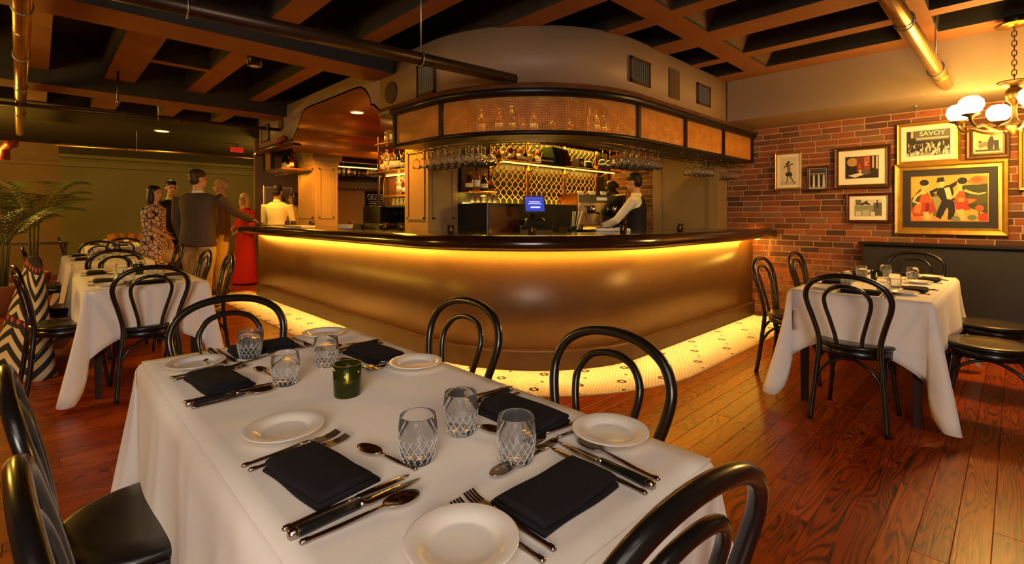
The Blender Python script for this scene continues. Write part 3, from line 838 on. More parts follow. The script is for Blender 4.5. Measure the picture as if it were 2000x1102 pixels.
# left end canopy and shelf above the pale-shirted person
lc = thing('end_canopy', 'short cane canopy and curved hanging shelf at the far bar end', 'canopy', (-8.1, 2.6, 1.9))
def Lc(o): return local(o, lc)
for x in (-8.3,-7.95): Lc(MB().box(x,2.55,1.94,x+.05,2.6,2.2).obj('post', 'dark_frame', lc))
vs = [(-8.25,2.57,1.95),(-7.95,2.57,1.95),(-7.95,2.57,2.19),(-8.25,2.57,2.19)]
me = bpy.data.meshes.new('cane_panel'); me.from_pydata(vs, [], [(0,1,2,3)]); me.materials.append(MATS['cane']); uv_set(me, [(p[0],p[2]) for p in vs]); o = put('cane_panel', me, lc); Lc(o); o.modifiers.new('t','SOLIDIFY').thickness = .004
pl2 = [(-8.38+.45*(1-math.cos(PI/2*i/8)), 2.95-.45*math.sin(PI/2*i/8)) for i in range(9)]+[(-7.3,2.5),(-7.3,2.95)]
Lc(MB().prism(pl2, 1.905, 1.93).obj('shelf', 'trim_wood', lc))
for i in range(5): Lc(MB().tube([(-8.28+.14*i,2.62,1.905),(-8.28+.14*i,2.62,1.87),(-8.28+.14*i,2.72,1.87)], .005, 5).obj('hook', 'steel_dark', lc))
area('end_shelf_lamp', (-7.9, 2.8, 1.88), (0, 0, 0), .5, .1, 5, AMBER)
spot('bartender_spot', (-8.7, 2.5, 2.3), (-8.95, 2.98, 1.2), 90, GOLD, 60)
# vault downlight + sprinkler
def downlight(loc, r, label, m='downlight'):
    t = thing('downlight', label, 'downlight', loc)
    MB().lathe([(0,-.002),(r*.82,-.002),(r*.82,.01),(0,.01)], 24).obj('lens', m, t)
    MB().lathe([(r*.82,-.004),(r,-.006),(r,.01),(r*.82,.01)], 24).obj('ring', 'white_plastic', t)
downlight((-6.05, 3.02, 2.597), .095, 'recessed round downlight in the gold vault over the bar')
spot('vault_spot', (-6.05, 3.02, 2.58), (-6.05, 3.02, 0), 110, AMBER, 150, .8, .08)
spot('column_spot', (-5.1, 2.5, 2.5), (-4.66, 3.0, 1.45), 280, AMBER, 60, .7, .03)
spot('column_spot2', (-6.75, 2.3, 2.05), (-7.5, 2.95, 1.6), 150, AMBER, 60, .7, .03)
# ------------------------------------------------------------------ bentwood chair
def make_chair():
    t = thing('bentwood_chair', 'black bentwood chair', 'chair')
    MB().lathe([(0,.445),(.185,.445),(.2,.45),(.206,.46),(.203,.47),(.188,.475),(.12,.470),(0,.468)], 36).obj('seat', 'seat_wood', t)
    MB().lathe([(.175,.40),(.195,.40),(.195,.446),(.175,.446),(.175,.40)], 36).obj('seat_ring', 'black_wood', t)
    half = [(.19,-.235,0),(.178,-.213,.15),(.163,-.196,.32),(.15,-.186,.44),(.157,-.19,.52),(.182,-.205,.62),(.207,-.225,.71),(.208,-.242,.775),(.175,-.257,.835),(.10,-.267,.875)]
    loop = half+[(0,-.27,.888)]+[(-x,y,z) for x,y,z in reversed(half)]
    MB().tube(smoothpath(loop, 5), [.0155]*(5*(len(loop)-1)+1), 10).obj('back_hoop', 'black_wood', t)
    h2 = [(.062,-.178,.45),(.068,-.188,.52),(.092,-.205,.62),(.112,-.222,.70),(.113,-.237,.755),(.085,-.252,.80),(.045,-.259,.82)]
    l2 = h2+[(0,-.261,.826)]+[(-x,y,z) for x,y,z in reversed(h2)]
    MB().tube(smoothpath(l2, 5), .0115, 9).obj('inner_hoop', 'black_wood', t)
    for s in (-1, 1):
        MB().tube(smoothpath([(s*.185,.205,0),(s*.165,.178,.2),(s*.145,.15,.42)], 5), [.0125]*6+[.0145]*5, 9).obj('front_leg', 'black_wood', t)
    F = [(-.168,.182,.24),(.168,.182,.24)]; B = [(-.172,-.2,.24),(.172,-.2,.24)]
    def arc(a, b):
        a, b = Vector(a), Vector(b); m = (a+b)/2; c = Vector((0,0,0))
        inn = Vector((m.x*.9, m.y*.9, .395))
        return smoothpath([a, a*.82+b*.18+Vector((0,0,.105)), inn, a*.18+b*.82+Vector((0,0,.105)), b], 5)
    for a, b in ((F[0],F[1]),(B[0],B[1]),(F[0],B[0]),(F[1],B[1])):
        MB().tube(arc(a, b), .0095, 8).obj('brace', 'black_wood', t)
    return t
chair = Proto(make_chair())
N_, S_, E_, W_ = 0., PI, -PI/2, PI/2     # facing
def ch(x, y, face, label, jit=0): chair((x, y, 0), face+jit, label)
ch(-1.56, 1.00, S_, 'black bentwood chair on the bar side of the front table, farther one', .03)
ch(-.86, .98, S_, 'black bentwood chair on the bar side of the front table, nearer one', -.05)
ch(-2.06, .57, E_, 'black bentwood chair at the far end of the front table', -.04)
ch(-.55, .64, W_, 'black bentwood chair cropped at bottom right, end of the front table', -.1)
ch(-1.56, .215, N_, 'black bentwood chair at left of front table with its round seat showing', .04)
ch(-.93, .25, N_, 'black bentwood chair cropped at the bottom left corner', .05)
ch(-4.36, .56, W_, 'black bentwood chair at the near end of the left table')
ch(-5.68, .96, S_, 'black bentwood chair by the bar side of left table, in front of khaki trousers')
ch(-4.95, .98, S_, 'black bentwood chair by the bar side of left table, nearest the tiled floor', -.08)
ch(-4.78, .15, N_, 'black bentwood chair in front of the kilim coat at left', .1)
ch(-5.62, .24, N_, 'black bentwood chair under the kilim coat', 0)
ch(-6.05, .57, E_, 'black bentwood chair at the far end of the left table')
ch(-6.55, .55, W_, 'black bentwood chair at near end of second left table, back to back with another')
ch(-7.2, 1.0, S_, 'black bentwood chair beside the woman in patterned dress')
ch(-7.5, .15, N_, 'black bentwood chair beside the potted palms')
ch(-8.35, .6, E_, 'black bentwood chair at the far end of the second left table')
ch(-9.75, .95, W_, 'black bentwood chair at near side of the farthest table, by patterned dress')
ch(-10.45, .5, N_, 'black bentwood chair at the farthest table under the green wall')
ch(-.69, 3.62, N_, 'black bentwood chair at the near end of the right table')
ch(-1.2, 4.27, E_, 'black bentwood chair left of the right table, nearer one')
ch(-1.2, 5.15, E_, 'black bentwood chair left of the right table, by the brick wall')
ch(-.67, 5.72, S_, 'black bentwood chair at far end of right table, against the dark panel')
ch(-.12, 4.12, W_, 'black bentwood chair right of the right table, nearer one with lit seat')
ch(-.12, 4.88, W_, 'black bentwood chair right of the right table, farther one by the dark panel')

# ------------------------------------------------------------------ tables and cloths
def make_table(x0, y0, x1, y1, z, label, clabel, drop, cdrop, seed):
    cx, cy = (x0+x1)/2, (y0+y1)/2; a, b = (x1-x0)/2-.012, (y1-y0)/2-.012
    t = thing('dining_table', label, 'table', (cx, cy, 0))
    MB().bbox(-a,-b,z-.035,a,b,z-.004,.006).obj('tabletop', 'table_wood', t)
    for sx in (-1, 1):
        for sy in (-1, 1):
            MB().loft([[(sx*(a-.06)+u*.018,sy*(b-.06)+v*.018,0) for u,v in ((-1,-1),(1,-1),(1,1),(-1,1))],[(sx*(a-.06)+u*.024,sy*(b-.06)+v*.024,z-.035) for u,v in ((-1,-1),(1,-1),(1,1),(-1,1))]], sm=False).obj('leg', 'table_wood', t)
    MB().box(-a+.05,-b+.05,z-.1,a-.05,-b+.07,z-.035).box(-a+.05,b-.07,z-.1,a-.05,b-.05,z-.035).obj('apron', 'table_wood', t)
    # cloth
    rd = random.Random(seed); A, B = (x1-x0)/2, (y1-y0)/2; cols = []
    ph = [rd.uniform(0, 6.3) for _ in range(8)]
    def side(p, q, d, n):
        for i in range(n): u = i/n; cols.append(((p[0]+(q[0]-p[0])*u, p[1]+(q[1]-p[1])*u), d, 0.))
    def corner(c, d0, n=16):
        for i in range(n+1):
            th = d0+(PI/2)*i/n; cols.append((c, (math.cos(th), math.sin(th)), i/n))
    nx = max(10, int(2*A/.05)); ny = max(10, int(2*B/.05)); r = .02
    side((-A+r,-B), (A-r,-B), (0,-1), nx); corner((A-r,-B+r), -PI/2); side((A,-B+r), (A,B-r), (1,0), ny); corner((A-r,B-r), 0)
    side((A-r,B), (-A+r,B), (0,1), nx); corner((-A+r,B-r), PI/2); side((-A,B-r), (-A,-B+r), (-1,0), ny); corner((-A+r,-B+r), PI)
    hd_ = []
    for (p, d, c) in cols:
        pc_ = min(math.hypot(abs(p[0])-A, abs(p[1])-B), 1.); hd_.append(.38*max(0., 1-pc_/.24)**1.6)
    K = 14; rings = [[] for _ in range(K+1)]; n = len(cols); s = 0
    for i, (p, d, c) in enumerate(cols):
        isc = abs(p[0]) < A-1e-6 and abs(p[1]) < B-1e-6
        q = (p[0]+d[0]*r, p[1]+d[1]*r) if isc else p
        cc = c if isc else 0
        bell = min(1., 1.15*math.sin(PI*cc)**.8)
        L = drop+(cdrop-drop)*(hd_[i] if not isc else .38+.62*bell)+.012*math.sin(i*.35+ph[0])
        for k in range(K+1):
            t_ = (k/K)**1.6; dn = L*t_
            rnd = min(1, dn/.03)
            out = .016*math.sin(rnd*PI/2)
            fold = (.016*math.sin(i*.42+ph[1])+.014*math.sin(i*.17+ph[2]))*t_
            if isc: fold = (.23*bell-.045*math.sin(2*PI*cc)**2)*L*t_**1.2+.012*math.sin(9*cc+ph[3]+k*.3)*t_
            else: fold += .018*t_
            w_ = out+fold
            if k == 0: rings[0].append((q[0]-d[0]*.006, q[1]-d[1]*.006, z+.0028)); continue
            rings[k].append((q[0]+d[0]*w_, q[1]+d[1]*w_, z+.0035-dn))
    m = MB()
    # flat top as a fine grid with faint fold creases
    gx, gy = max(8, int(2*A/.04)), max(8, int(2*B/.04)); g = []
    for j in range(gy+1):
        for i in range(gx+1):
            u, v = -A+2*A*i/gx, -B+2*B*j/gy
            cr = .0012*math.exp(-(u/.012)**2)+.0010*math.exp(-((v-.02)/.01)**2)
            g.append((u, v, z+.0035+cr*(1 if abs(u) < A-.05 and abs(v) < B-.05 else 0)))
    m.add(g, [(j*(gx+1)+i, j*(gx+1)+i+1, (j+1)*(gx+1)+i+1, (j+1)*(gx+1)+i) for j in range(gy) for i in range(gx)], 0, True)
    vs = [p for q in rings for p in q]
    m.add(vs, [(k*n+i, k*n+(i+1) % n, (k+1)*n+(i+1) % n, (k+1)*n+i) for k in range(K) for i in range(n)], 0, True)
    o = m.obj('tablecloth', 'cloth'); o.location = (cx, cy, 0)
    tag(o, clabel, 'tablecloth')
    md = o.modifiers.new('t', 'SOLIDIFY'); md.thickness = .0015; md.offset = 1
    return t
TZ = .745
make_table(-2.06,.25,-.43,.98,TZ-.004,'dark rectangular table under the white cloth in the foreground','white tablecloth on the front table in the foreground',.33,.60,1)
make_table(-5.88,.22,-4.25,.92,TZ-.004,'dark table under the white cloth at left, behind the front table','white tablecloth on left table with a corner point near the floor',.33,.70,2)
make_table(-8.15,.22,-6.7,.92,TZ-.004,'dark table under the second white cloth at left, beside the palms','white tablecloth on second left table beside the palms',.33,.66,3)
make_table(-11.3,.55,-10.0,1.35,TZ-.004,'dark table under the farthest white cloth below the green wall','white tablecloth on the farthest table below the green wall',.33,.6,4)
make_table(-1.06,3.62,-.33,5.22,TZ-.004,'dark table under the white cloth by the brick wall at right','white tablecloth on the right table with long hanging corner point',.32,.69,5)

# ------------------------------------------------------------------ tableware
def ribbon(m, secs, mi=0):
    rings = []
    for (y, hw, z, th) in secs:
        rings.append([(-hw,y,z),(-hw*.6,y,z-th*.5),(hw*.6,y,z-th*.5),(hw,y,z),(hw*.6,y,z+th*.5),(-hw*.6,y,z+th*.5)])
    m.loft(rings, sm=True, mi=mi)
def handle(t, y0, y1, zend, z0=.004):
    m = MB(); L = y1-y0
    ribbon(m, [(y0,.0035,z0,.004),(y0+.003,.0052,z0,.007),(y0+.012,.0052,z0,.007),(y0+.016,.0044,z0,.005),(y0+L*.45,.0052,z0+.001,.0052),(y0+L*.75,.0038,z0+(zend-z0)*.6,.0042),(y1,.0028,zend,.0036)])
    return m.obj('handle', 'steel', t)
def mk_fork():
    t = thing('fork', 'fork', 'fork'); handle(t, -.1, .03, .010)
    m = MB(); ribbon(m, [(.028,.003,.010,.003),(.036,.0075,.008,.0024),(.044,.0115,.0055,.0022),(.053,.0118,.004,.002)])
    for k in range(4):
        x = -.0096+.0064*k
        m.loft([[(x+u*.002,y,z+v*.0009) for u,v in ((-1,-1),(1,-1),(1,1),(-1,1))] for y,z in ((.05,.0045),(.07,.003),(.085,.005),(.1,.010))], sm=False)
    m.obj('tines', 'steel', t); return t
def mk_spoon(L=.2, w_=.02):
    t = thing('spoon', 'spoon', 'spoon'); handle(t, -L/2, L/2-.062, .011)
    m = MB(); n = 20; rings = []
    for k in range(6):
        f = 1-k/5.; rings.append([(w_*f*math.cos(a), L/2-.034+.034*f*math.sin(a)*(1.0), .0115-.0085*(1-f*f)) for a in [2*PI*i/n for i in range(n)]])
    rings = rings[:-1]; m.loft(rings, caps=False, sm=True); c0 = len(m.v); m.v.append((0, L/2-.034, .003))
    for j in range(n): m.f.append([c0-n+j, c0-n+(j+1) % n, c0]); m.mi.append(0); m.sm.append(True)
    o = m.obj('bowl', 'steel', t); o.modifiers.new('t','SOLIDIFY').thickness = .0016
    return t
def mk_knife():
    t = thing('knife', 'knife', 'knife'); handle(t, -.117, .005, .005)
    m = MB(); ribbon(m, [(.004,.004,.005,.003),(.012,.0075,.005,.0026),(.06,.009,.005,.0018),(.095,.0075,.005,.0014),(.112,.002,.005,.001)]); m.obj('blade', 'steel', t); return t
def mk_steak():
    t = thing('steak_knife', 'steak knife', 'knife')
    m = MB(); ribbon(m, [(-.112,.008,.008,.012),(-.098,.0095,.008,.014),(-.05,.0075,.008,.013),(0,.007,.008,.012)]); m.obj('handle', 'blackhandle', t)
    m = MB(); ribbon(m, [(-.118,.006,.008,.011),(-.116,.0088,.008,.0135),(-.106,.0098,.008,.0145),(-.104,.0096,.008,.0142)]); m.obj('end_cap', 'steel', t)
    m = MB(); ribbon(m, [(-.002,.0078,.008,.0125),(.006,.009,.008,.008),(.012,.0115,.007,.003),(.07,.0105,.006,.002),(.1,.006,.006,.0014),(.12,.001,.006,.001)]); m.obj('blade', 'steel', t); return t
def mk_plate():
    o = MB().lathe([(0,.004),(.045,.004),(.05,.006),(.056,.012),(.082,.017),(.0845,.0185),(.085,.020),(.083,.0205),(.058,.0165),(.052,.010),(.046,.0085),(0,.0085)], 48).obj('side_plate', 'china')
    return tag(o, 'white plate', 'plate')
def mk_napkin():
    t = thing('napkin', 'folded dark napkin', 'napkin'); rd = random.Random(5)
    def roll(w_, d, h, z0, y0, sk):
        rings = []
        for i in range(17):
            x = -w_/2+w_*i/16; j = .0008*math.sin(i*.5+sk); e = .0 if 0 < i < 16 else .002
            pr = [(-d/2+e,0),(-d/2-.003,h*.3),(-d/2,h*.75),(-d/2+.012,h+j),(0,h*1.04+j),(d/2-.008,h*.9+j),(d/2-e,h*.55),(d/2-e,h*.1),(d/2-.004,0)]
            rings.append([(x, y0+p[0]+.002*math.sin(i*.4+sk), z0+p[1]) for p in pr])
        return MB().loft(rings, sm=True)
    roll(.20,.125,.011,0,0,0).obj('lower_fold', 'napkin', t); roll(.198,.108,.013,.0115,-.007,2).obj('upper_fold', 'napkin', t)
    return t
def mk_glass():
    t = thing('water_glass', 'cut glass tumbler of water', 'glass')
    n = 40
    def R(z): return .031+.0085*math.sin(min(1,(z/.055))*PI/2) if z < .055 else .0395-.0035*((z-.055)/.037)**2
    rings = []
    for r, z in ((.0285,0),(.031,.003)): rings.append([(r*math.cos(2*PI*j/n), r*math.sin(2*PI*j/n), z) for j in range(n)])
    for z in (.006,.012,.018,.025,.032,.04,.048,.056,.064,.07,.08,.0925): rings.append([(R(z)*math.cos(2*PI*j/n), R(z)*math.sin(2*PI*j/n), z) for j in range(n)])
    for r, z in ((.0345,.0935),(.0335,.092),(.0365,.06),(.0352,.04),(.031,.016),(.026,.011),(.001,.0105)):
        rings.append([(r*math.cos(2*PI*j/n), r*math.sin(2*PI*j/n), z) for j in range(n)])
    MB().loft(rings, sm=True).obj('tumbler', 'glass', t)
    m = MB()
    for s in (-1, 1):
        for q in range(16):
            m.tube([((R(z)+.0002)*math.cos(2*PI*q/16+s*z*17.), (R(z)+.0002)*math.sin(2*PI*q/16+s*z*17.), z) for z in (.005,.012,.019,.026,.033,.04,.047,.054)], .0007, 4)
    m.obj('cut_pattern', 'cut_glass', t)
    MB().lathe([(0,.0113),(.0255,.0118),(.0305,.0165),(.0347,.04),(.0358,.058),(.034,.0588),(0,.0584)], 32).obj('water', 'water', t)
    return t
def mk_votive(glassmat, name='votive_candle', r=.037, h=.088):
    t = thing(name, 'votive', 'candle')
    MB().lathe([(0,0),(r*.88,0),(r*.95,.004),(r,h*.5),(r*1.02,h),(r*.95,h),(r*.92,h*.5),(r*.87,.010),(0,.010)], 32).obj('cup', glassmat, t)
    MB().lathe([(0,.0105),(r*.78,.0105),(r*.78,h*.38),(0,h*.38)], 20).obj('wax', 'wax', t)
    MB().lathe([(0,h*.38),(.0045,h*.44),(.0055,h*.5),(.003,h*.62),(0,h*.72)], 10).obj('flame', 'flame', t)
    return t
fork, spoon, dspoon, knife, steak = [Proto(f) for f in (mk_fork(), mk_spoon(), mk_spoon(.165,.017), mk_knife(), mk_steak())]
napk, tumbler, votg, vots = Proto(mk_napkin()), Proto(mk_glass()), Proto(mk_votive('green_glass')), Proto(mk_votive('smoke_glass','bar_votive',.031,.08))
plate = Proto(mk_plate())
TT = TZ+.001
rj = random.Random(11)
def setting(ex, ey, face, tdesc, sdesc, glass=None, full=True, plate_at=None, nrot=0.):
    """ex,ey: point on table edge in front of the diner, face: diner's facing"""
    ca, sa = math.cos(face), math.sin(face)
    def w(u, v): return (ex+u*ca-v*sa, ey+u*sa+v*ca, TT)
    pl = f'at {sdesc} of {tdesc}'
    j = lambda s=.05: rj.uniform(-s, s)
    napk(w(0, .135), face+nrot+j(.06), f'folded dark navy napkin {pl}')
    px = w(-.215, .165) if plate_at is None else plate_at+(TT,)
    plate(px, 0, f'round white side plate {pl}')
    g = w(.13, .30) if glass is None else glass+(TT,)
    tumbler(g, rj.uniform(0, 6), f'cut glass water tumbler {pl}')
    if not full: 
        knife(w(.125,.14), face+j(), f'steel knife {pl}'); fork(w(-.12,.14), face+j(), f'steel fork {pl}'); spoon(w(.15,.14), face+j(), f'steel spoon {pl}')
        return
    fork(w(-.143,.135), face+.02+j(.03), f'steel fork, outer one, {pl}')
    fork(w(-.112,.14), face+j(.04), f'steel fork, inner one by the napkin, {pl}')
    knife(w(.118,.14), face+j(.04), f'steel table knife {pl}')
    steak(w(.145,.14), face+j(.05), f'black-handled steak knife {pl}')
    spoon(w(.178,.13), face-.06+j(.05), f'large steel spoon {pl}')
    dspoon(w(.03,.255), face+PI/2+.25+j(.2), f'small steel spoon laid above the napkin {pl}')
FT = 'the front table'
setting(-.915,.25, N_, FT, 'the nearer left seat', (-.84,.55), plate_at=(-1.15,.40), nrot=.12)
setting(-1.635,.25, N_, FT, 'the farther left seat', (-1.49,.52), plate_at=(-1.86,.37), nrot=.08)
setting(-.43,.655, W_, FT, 'the bottom-right end seat', (-.70,.69), plate_at=(-.57,.45), nrot=-.05)
setting(-.84,.98, S_, FT, 'the nearer bar-side seat', (-.88,.69), plate_at=(-.63,.915), nrot=.05)
setting(-1.575,.98, S_, FT, 'the farther bar-side seat', (-1.58,.68), plate_at=(-1.365,.885), nrot=.05)
setting(-2.06,.59, E_, FT, 'the far end seat', (-1.86,.53), plate_at=(-1.97,.84), nrot=0)
votg((-1.28,.61,TT), 0, 'green glass votive candle in the middle of the front table')
RTn = 'the right table'
setting(-.69,3.62, N_, RTn, 'the near end seat', (-.60,3.93))
setting(-.69,5.22, S_, RTn, 'the far end seat', (-.74,4.95), full=False)
setting(-1.06,4.2, E_, RTn, 'the nearer left seat', (-.84,4.12), full=False)
setting(-1.06,4.9, E_, RTn, 'the farther left seat', (-.86,4.72), full=False)
setting(-.33,4.1, W_, RTn, 'the nearer right seat', (-.58,4.2), full=False)
setting(-.33,4.8, W_, RTn, 'the farther right seat', (-.56,4.85), full=False)
votg((-.72,4.45,TT), 0, 'green glass votive candle in the middle of the right table')
LT = 'the left table'
setting(-4.25,.57, W_, LT, 'the near end seat', (-4.58,.66), full=False)
setting(-4.65,.22, N_, LT, 'the nearer palm-side seat', (-4.55,.48), full=False)
setting(-5.4,.22, N_, LT, 'the farther palm-side seat', (-5.2,.5), full=False)
setting(-4.75,.92, S_, LT, 'the nearer bar-side seat', (-4.85,.66), full=False)
setting(-5.45,.92, S_, LT, 'the farther bar-side seat', (-5.5,.66), full=False)
votg((-5.1,.6,TT), 0, 'green glass votive candle in the middle of the left table')
L2 = 'the second left table'
setting(-7.2,.22, N_, L2, 'the nearer palm-side seat', (-7.05,.5), full=False)
setting(-7.85,.22, N_, L2, 'the farther palm-side seat', (-7.7,.5), full=False)
setting(-7.3,.92, S_, L2, 'the bar-side seat', (-7.4,.66), full=False)
L4 = 'the farthest table'
setting(-10.0,.95, W_, L4, 'the near seat', (-10.3,1.05), full=False)
setting(-10.7,.55, N_, L4, 'the palm-side seat', (-10.6,.8), full=False)
# ------------------------------------------------------------------ pictures on the brick wall
YP = 6.375
COLS = {}
def cm(c, rough=.6):
    k = 'print_%d_%d_%d' % c
    if k not in MATS: mat(k, c, rough)
    return k
def picture(x0, z0, x1, z1, label, fm, fw, mats, matw, art, name='framed_picture', inner=None):
    t = thing(name, label, 'picture', ((x0+x1)/2, YP, (z0+z1)/2)); a, b = (x1-x0)/2, (z1-z0)/2
    # mitred moulding: rings around
    rings = []
    for o, y in ((0,0),(0,-.022),(.006,-.030),(fw*.45,-.026),(fw*.7,-.016),(fw,-.018),(fw,0)):
        rings.append([(-a+o,y,-b+o),(a-o,y,-b+o),(a-o,y,b-o),(-a+o,y,b-o)])
    MB().loft(rings, sm=False, caps=False).obj('frame', fm, t)
    if inner:
        MB().box(-a+fw,-.02,-b+fw,-a+fw+.006,-.008,b-fw).box(a-fw-.006,-.02,-b+fw,a-fw,-.008,b-fw).box(-a+fw,-.02,b-fw-.006,a-fw,-.008,b-fw).box(-a+fw,-.02,-b+fw,a-fw,-.008,-b+fw+.006).obj('inner_bead', inner, t)
    MB().box(-a+fw*.9,-.008,-b+fw*.9,a-fw*.9,-.002,b-fw*.9).obj('mount', mats, t)
    pa, pb = a-fw-matw[0], b-fw-matw[1]
    shapes = art
    mlist = []; m = MB(); z = 0
    for i, (poly, col) in enumerate(shapes):
        k = cm(col)
        if k not in mlist: mlist.append(k)
        y = -.0085-.00006*i
        pts = [(max(-1,min(1,u))*pa, y, max(-1,min(1,v))*pb) for u, v in poly]
        m.add(pts, [tuple(range(len(pts)))], mlist.index(k))
    o = m.obj('print', mlist, t)
    return t, pa, pb
def rect(u0, v0, u1, v1): return [(u0,v0),(u1,v0),(u1,v1),(u0,v1)]
def ellp(cu, cv, ru, rv, n=14, a0=0, a1=2*PI): return [(cu+ru*math.cos(a0+(a1-a0)*i/n), cv+rv*math.sin(a0+(a1-a0)*i/n)) for i in range(n)]
def limb(pts, ws):
    P_ = [Vector(p) for p in pts]; L, R_ = [], []
    for i, p in enumerate(P_):
        d = (P_[min(i+1,len(P_)-1)]-P_[max(i-1,0)]).normalized(); nn = Vector((-d.y, d.x))
        L.append(tuple(p+nn*ws[i])); R_.append(tuple(p-nn*ws[i]))
    return L+R_[::-1]
K = (26,22,20); G1 = (90,84,76); G2 = (150,142,130); G3 = (205,196,180)
# dancer sketch
sk = [(rect(-1,-1,1,1),(206,190,158)), (rect(-1,-1,1,-.75),(186,168,136)), (ellp(.0,.62,.16,.11),(60,48,36)), (ellp(-.22,.5,.14,.1),(70,56,42)), (limb([(-.1,.5),(.05,.15),(.0,-.2)],[.16,.2,.16]),(120,100,74)),
      (limb([(.1,.4),(.45,.5),(.6,.42)],[.06,.05,.03]),(90,72,52)), (limb([(-.15,.4),(-.5,.3),(-.6,.15)],[.07,.05,.03]),(90,72,52)), ([(-.3,-.1),(.35,-.1),(.5,-.35),(.1,-.4),(-.4,-.35)],(50,40,32)),
      (limb([(-.1,-.35),(-.15,-.65),(-.3,-.92)],[.08,.06,.04]),(100,80,58)), (limb([(.2,-.35),(.4,-.6),(.75,-.92)],[.08,.06,.04]),(80,64,46))]
picture(-2.02,1.545,-1.73,1.985,'tall framed sketch of a dancing couple, leftmost on the brick wall','gold_frame',.022,'paper',(.035,.035),sk)
# group of women
gp = [(rect(-1,-1,1,1),(70,60,52)), (rect(-1,-1,1,-.7),(150,136,116))]
for i in range(6):
    u = -.78+.31*i; c = (K,(200,188,166))[i % 2]
    gp += [([(u-.14,-.85),(u+.14,-.85),(u+.1,.35),(u-.1,.35)],c), (ellp(u,.52,.09,.13),(196,170,140)), (ellp(u,.62,.1,.09),K)]
picture(-1.68,1.522,-1.47,1.80,'small framed black and white photo of standing women in dark frame','red_wood',.022,'paper',(.004,.004),gp)
# colour interior
ci = [(rect(-1,-1,1,1),(60,34,20)), (rect(-1,-1,-.3,1),(34,26,24)), (ellp(-.55,.5,.35,.4),(176,128,60)), (rect(-.3,-.4,.12,1),(110,52,24)), (rect(.12,-.3,.5,1),(134,60,24)), (rect(.18,.1,.42,.95),(150,40,20)), (rect(.5,-.4,1,1),(46,30,24)), (rect(.62,-.1,.72,.95),(190,160,110)), (rect(.84,-.2,.95,.95),(200,176,130)),
      ([(-1,-1),(1,-1),(1,-.55),(-.2,-.4),(-1,-.6)],(40,28,22)), ([(-.85,-.72),(-.1,-.5),(.25,-.62),(-.4,-.92)],(206,196,176)), (ellp(-.1,-.35,.1,.15),(190,160,110)), (ellp(.25,-.5,.28,.2),(96,76,60)), (limb([(-.15,.3),(-.12,-.1)],[.05,.09]),(180,60,30))]
t, pa, pb = picture(-1.41,1.535,-.91,1.985,'framed colour print of a dark interior with wide pale mount','brown_frame',.036,'paper',(.065,.07),ci,inner='gold_frame')
o = put('lettering', text_mesh('MCL', .05), t, (.3*pa, -.0105, .52*pb)); o.rotation_euler = (PI/2, -PI/2, 0); o.data.materials.append(MATS[cm((230,180,90))])
# SAVOY
rs = random.Random(9); sv = [(rect(-1,-1,1,1),(44,38,32)), (rect(-.62,.42,.98,1),(104,96,84)), (rect(-.8,.45,-.66,1),(170,160,144)), (rect(-.55,.3,.95,.42),(190,180,160)), (rect(-.55,.2,.95,.28),(120,110,96)), (rect(-1,-1,1,-.75),(150,140,122))]
for i in range(110):
    u, v = rs.uniform(-.95,.95), rs.uniform(-.8,.02); c = rs.choice([(220,208,186),(180,168,148),(60,52,44),(120,110,96),(230,220,200)])
    sv += [(rect(u-.03,v-.22,u+.03,v-.02),c), (ellp(u,v+.02,.022,.05,6),(200,184,160) if i % 3 else (40,34,30))]
t, pa, pb = picture(-.86,1.755,-.37,2.175,'gold-framed old photo of a crowd under a SAVOY marquee','gold_frame',.034,'paper',(.045,.05),sv)
o = put('lettering', text_mesh('SAVOY', .062), t, (.2*pa, -.0165, .72*pb)); o.rotation_euler = (PI/2, 0, 0); o.data.materials.append(MATS[cm((240,232,214))])
# right of it
r2 = [(rect(-1,-1,1,1),(196,176,136)), (rect(-1,.1,1,1),(206,186,130)), (limb([(-.7,-.5),(-.2,-.2),(.2,-.5)],[.2,.25,.2]),(120,104,82)), (limb([(.2,-.9),(.25,0),(.3,.5)],[.2,.25,.12]),(50,44,40)), (ellp(.3,.62,.1,.12),(150,120,90)), (limb([(.7,-.9),(.65,.1)],[.18,.2]),(40,36,34)), (rect(-1,-1,1,-.8),(70,60,50)), (ellp(-.6,.0,.15,.15),(80,68,54))]
picture(-.335,1.775,-.04,2.085,'gold and brown framed photo behind the chandelier arms','brown_frame',.05,'paper',(.012,.014),r2,inner='gold_frame')
# cafe
cf = [(rect(-1,-1,1,1),(136,134,112)), (rect(-1,.3,1,1),(196,186,160)), (rect(-.9,.35,-.5,1),(100,90,76)), (limb([(-.55,.4),(-.2,.6),(.15,.4)],[.1,.16,.08]),(40,36,32)), (ellp(-.1,.75,.08,.12),(60,50,44)), (rect(-1,-.1,1,.3),(128,134,112)), (rect(.4,-.9,1,.6),(90,86,76)), (rect(.62,.0,.72,.95),(40,38,36)), (rect(-.9,-.95,-.5,-.4),(190,184,164)), (rect(-.4,-.95,.1,-.3),(170,166,148)), (rect(.2,-.95,.5,-.5),(200,194,172))]
picture(-1.30,1.162,-.91,1.48,'red-brown framed cafe photo, lowest of the small pictures','red_wood',.03,'paper',(.045,.04),cf)
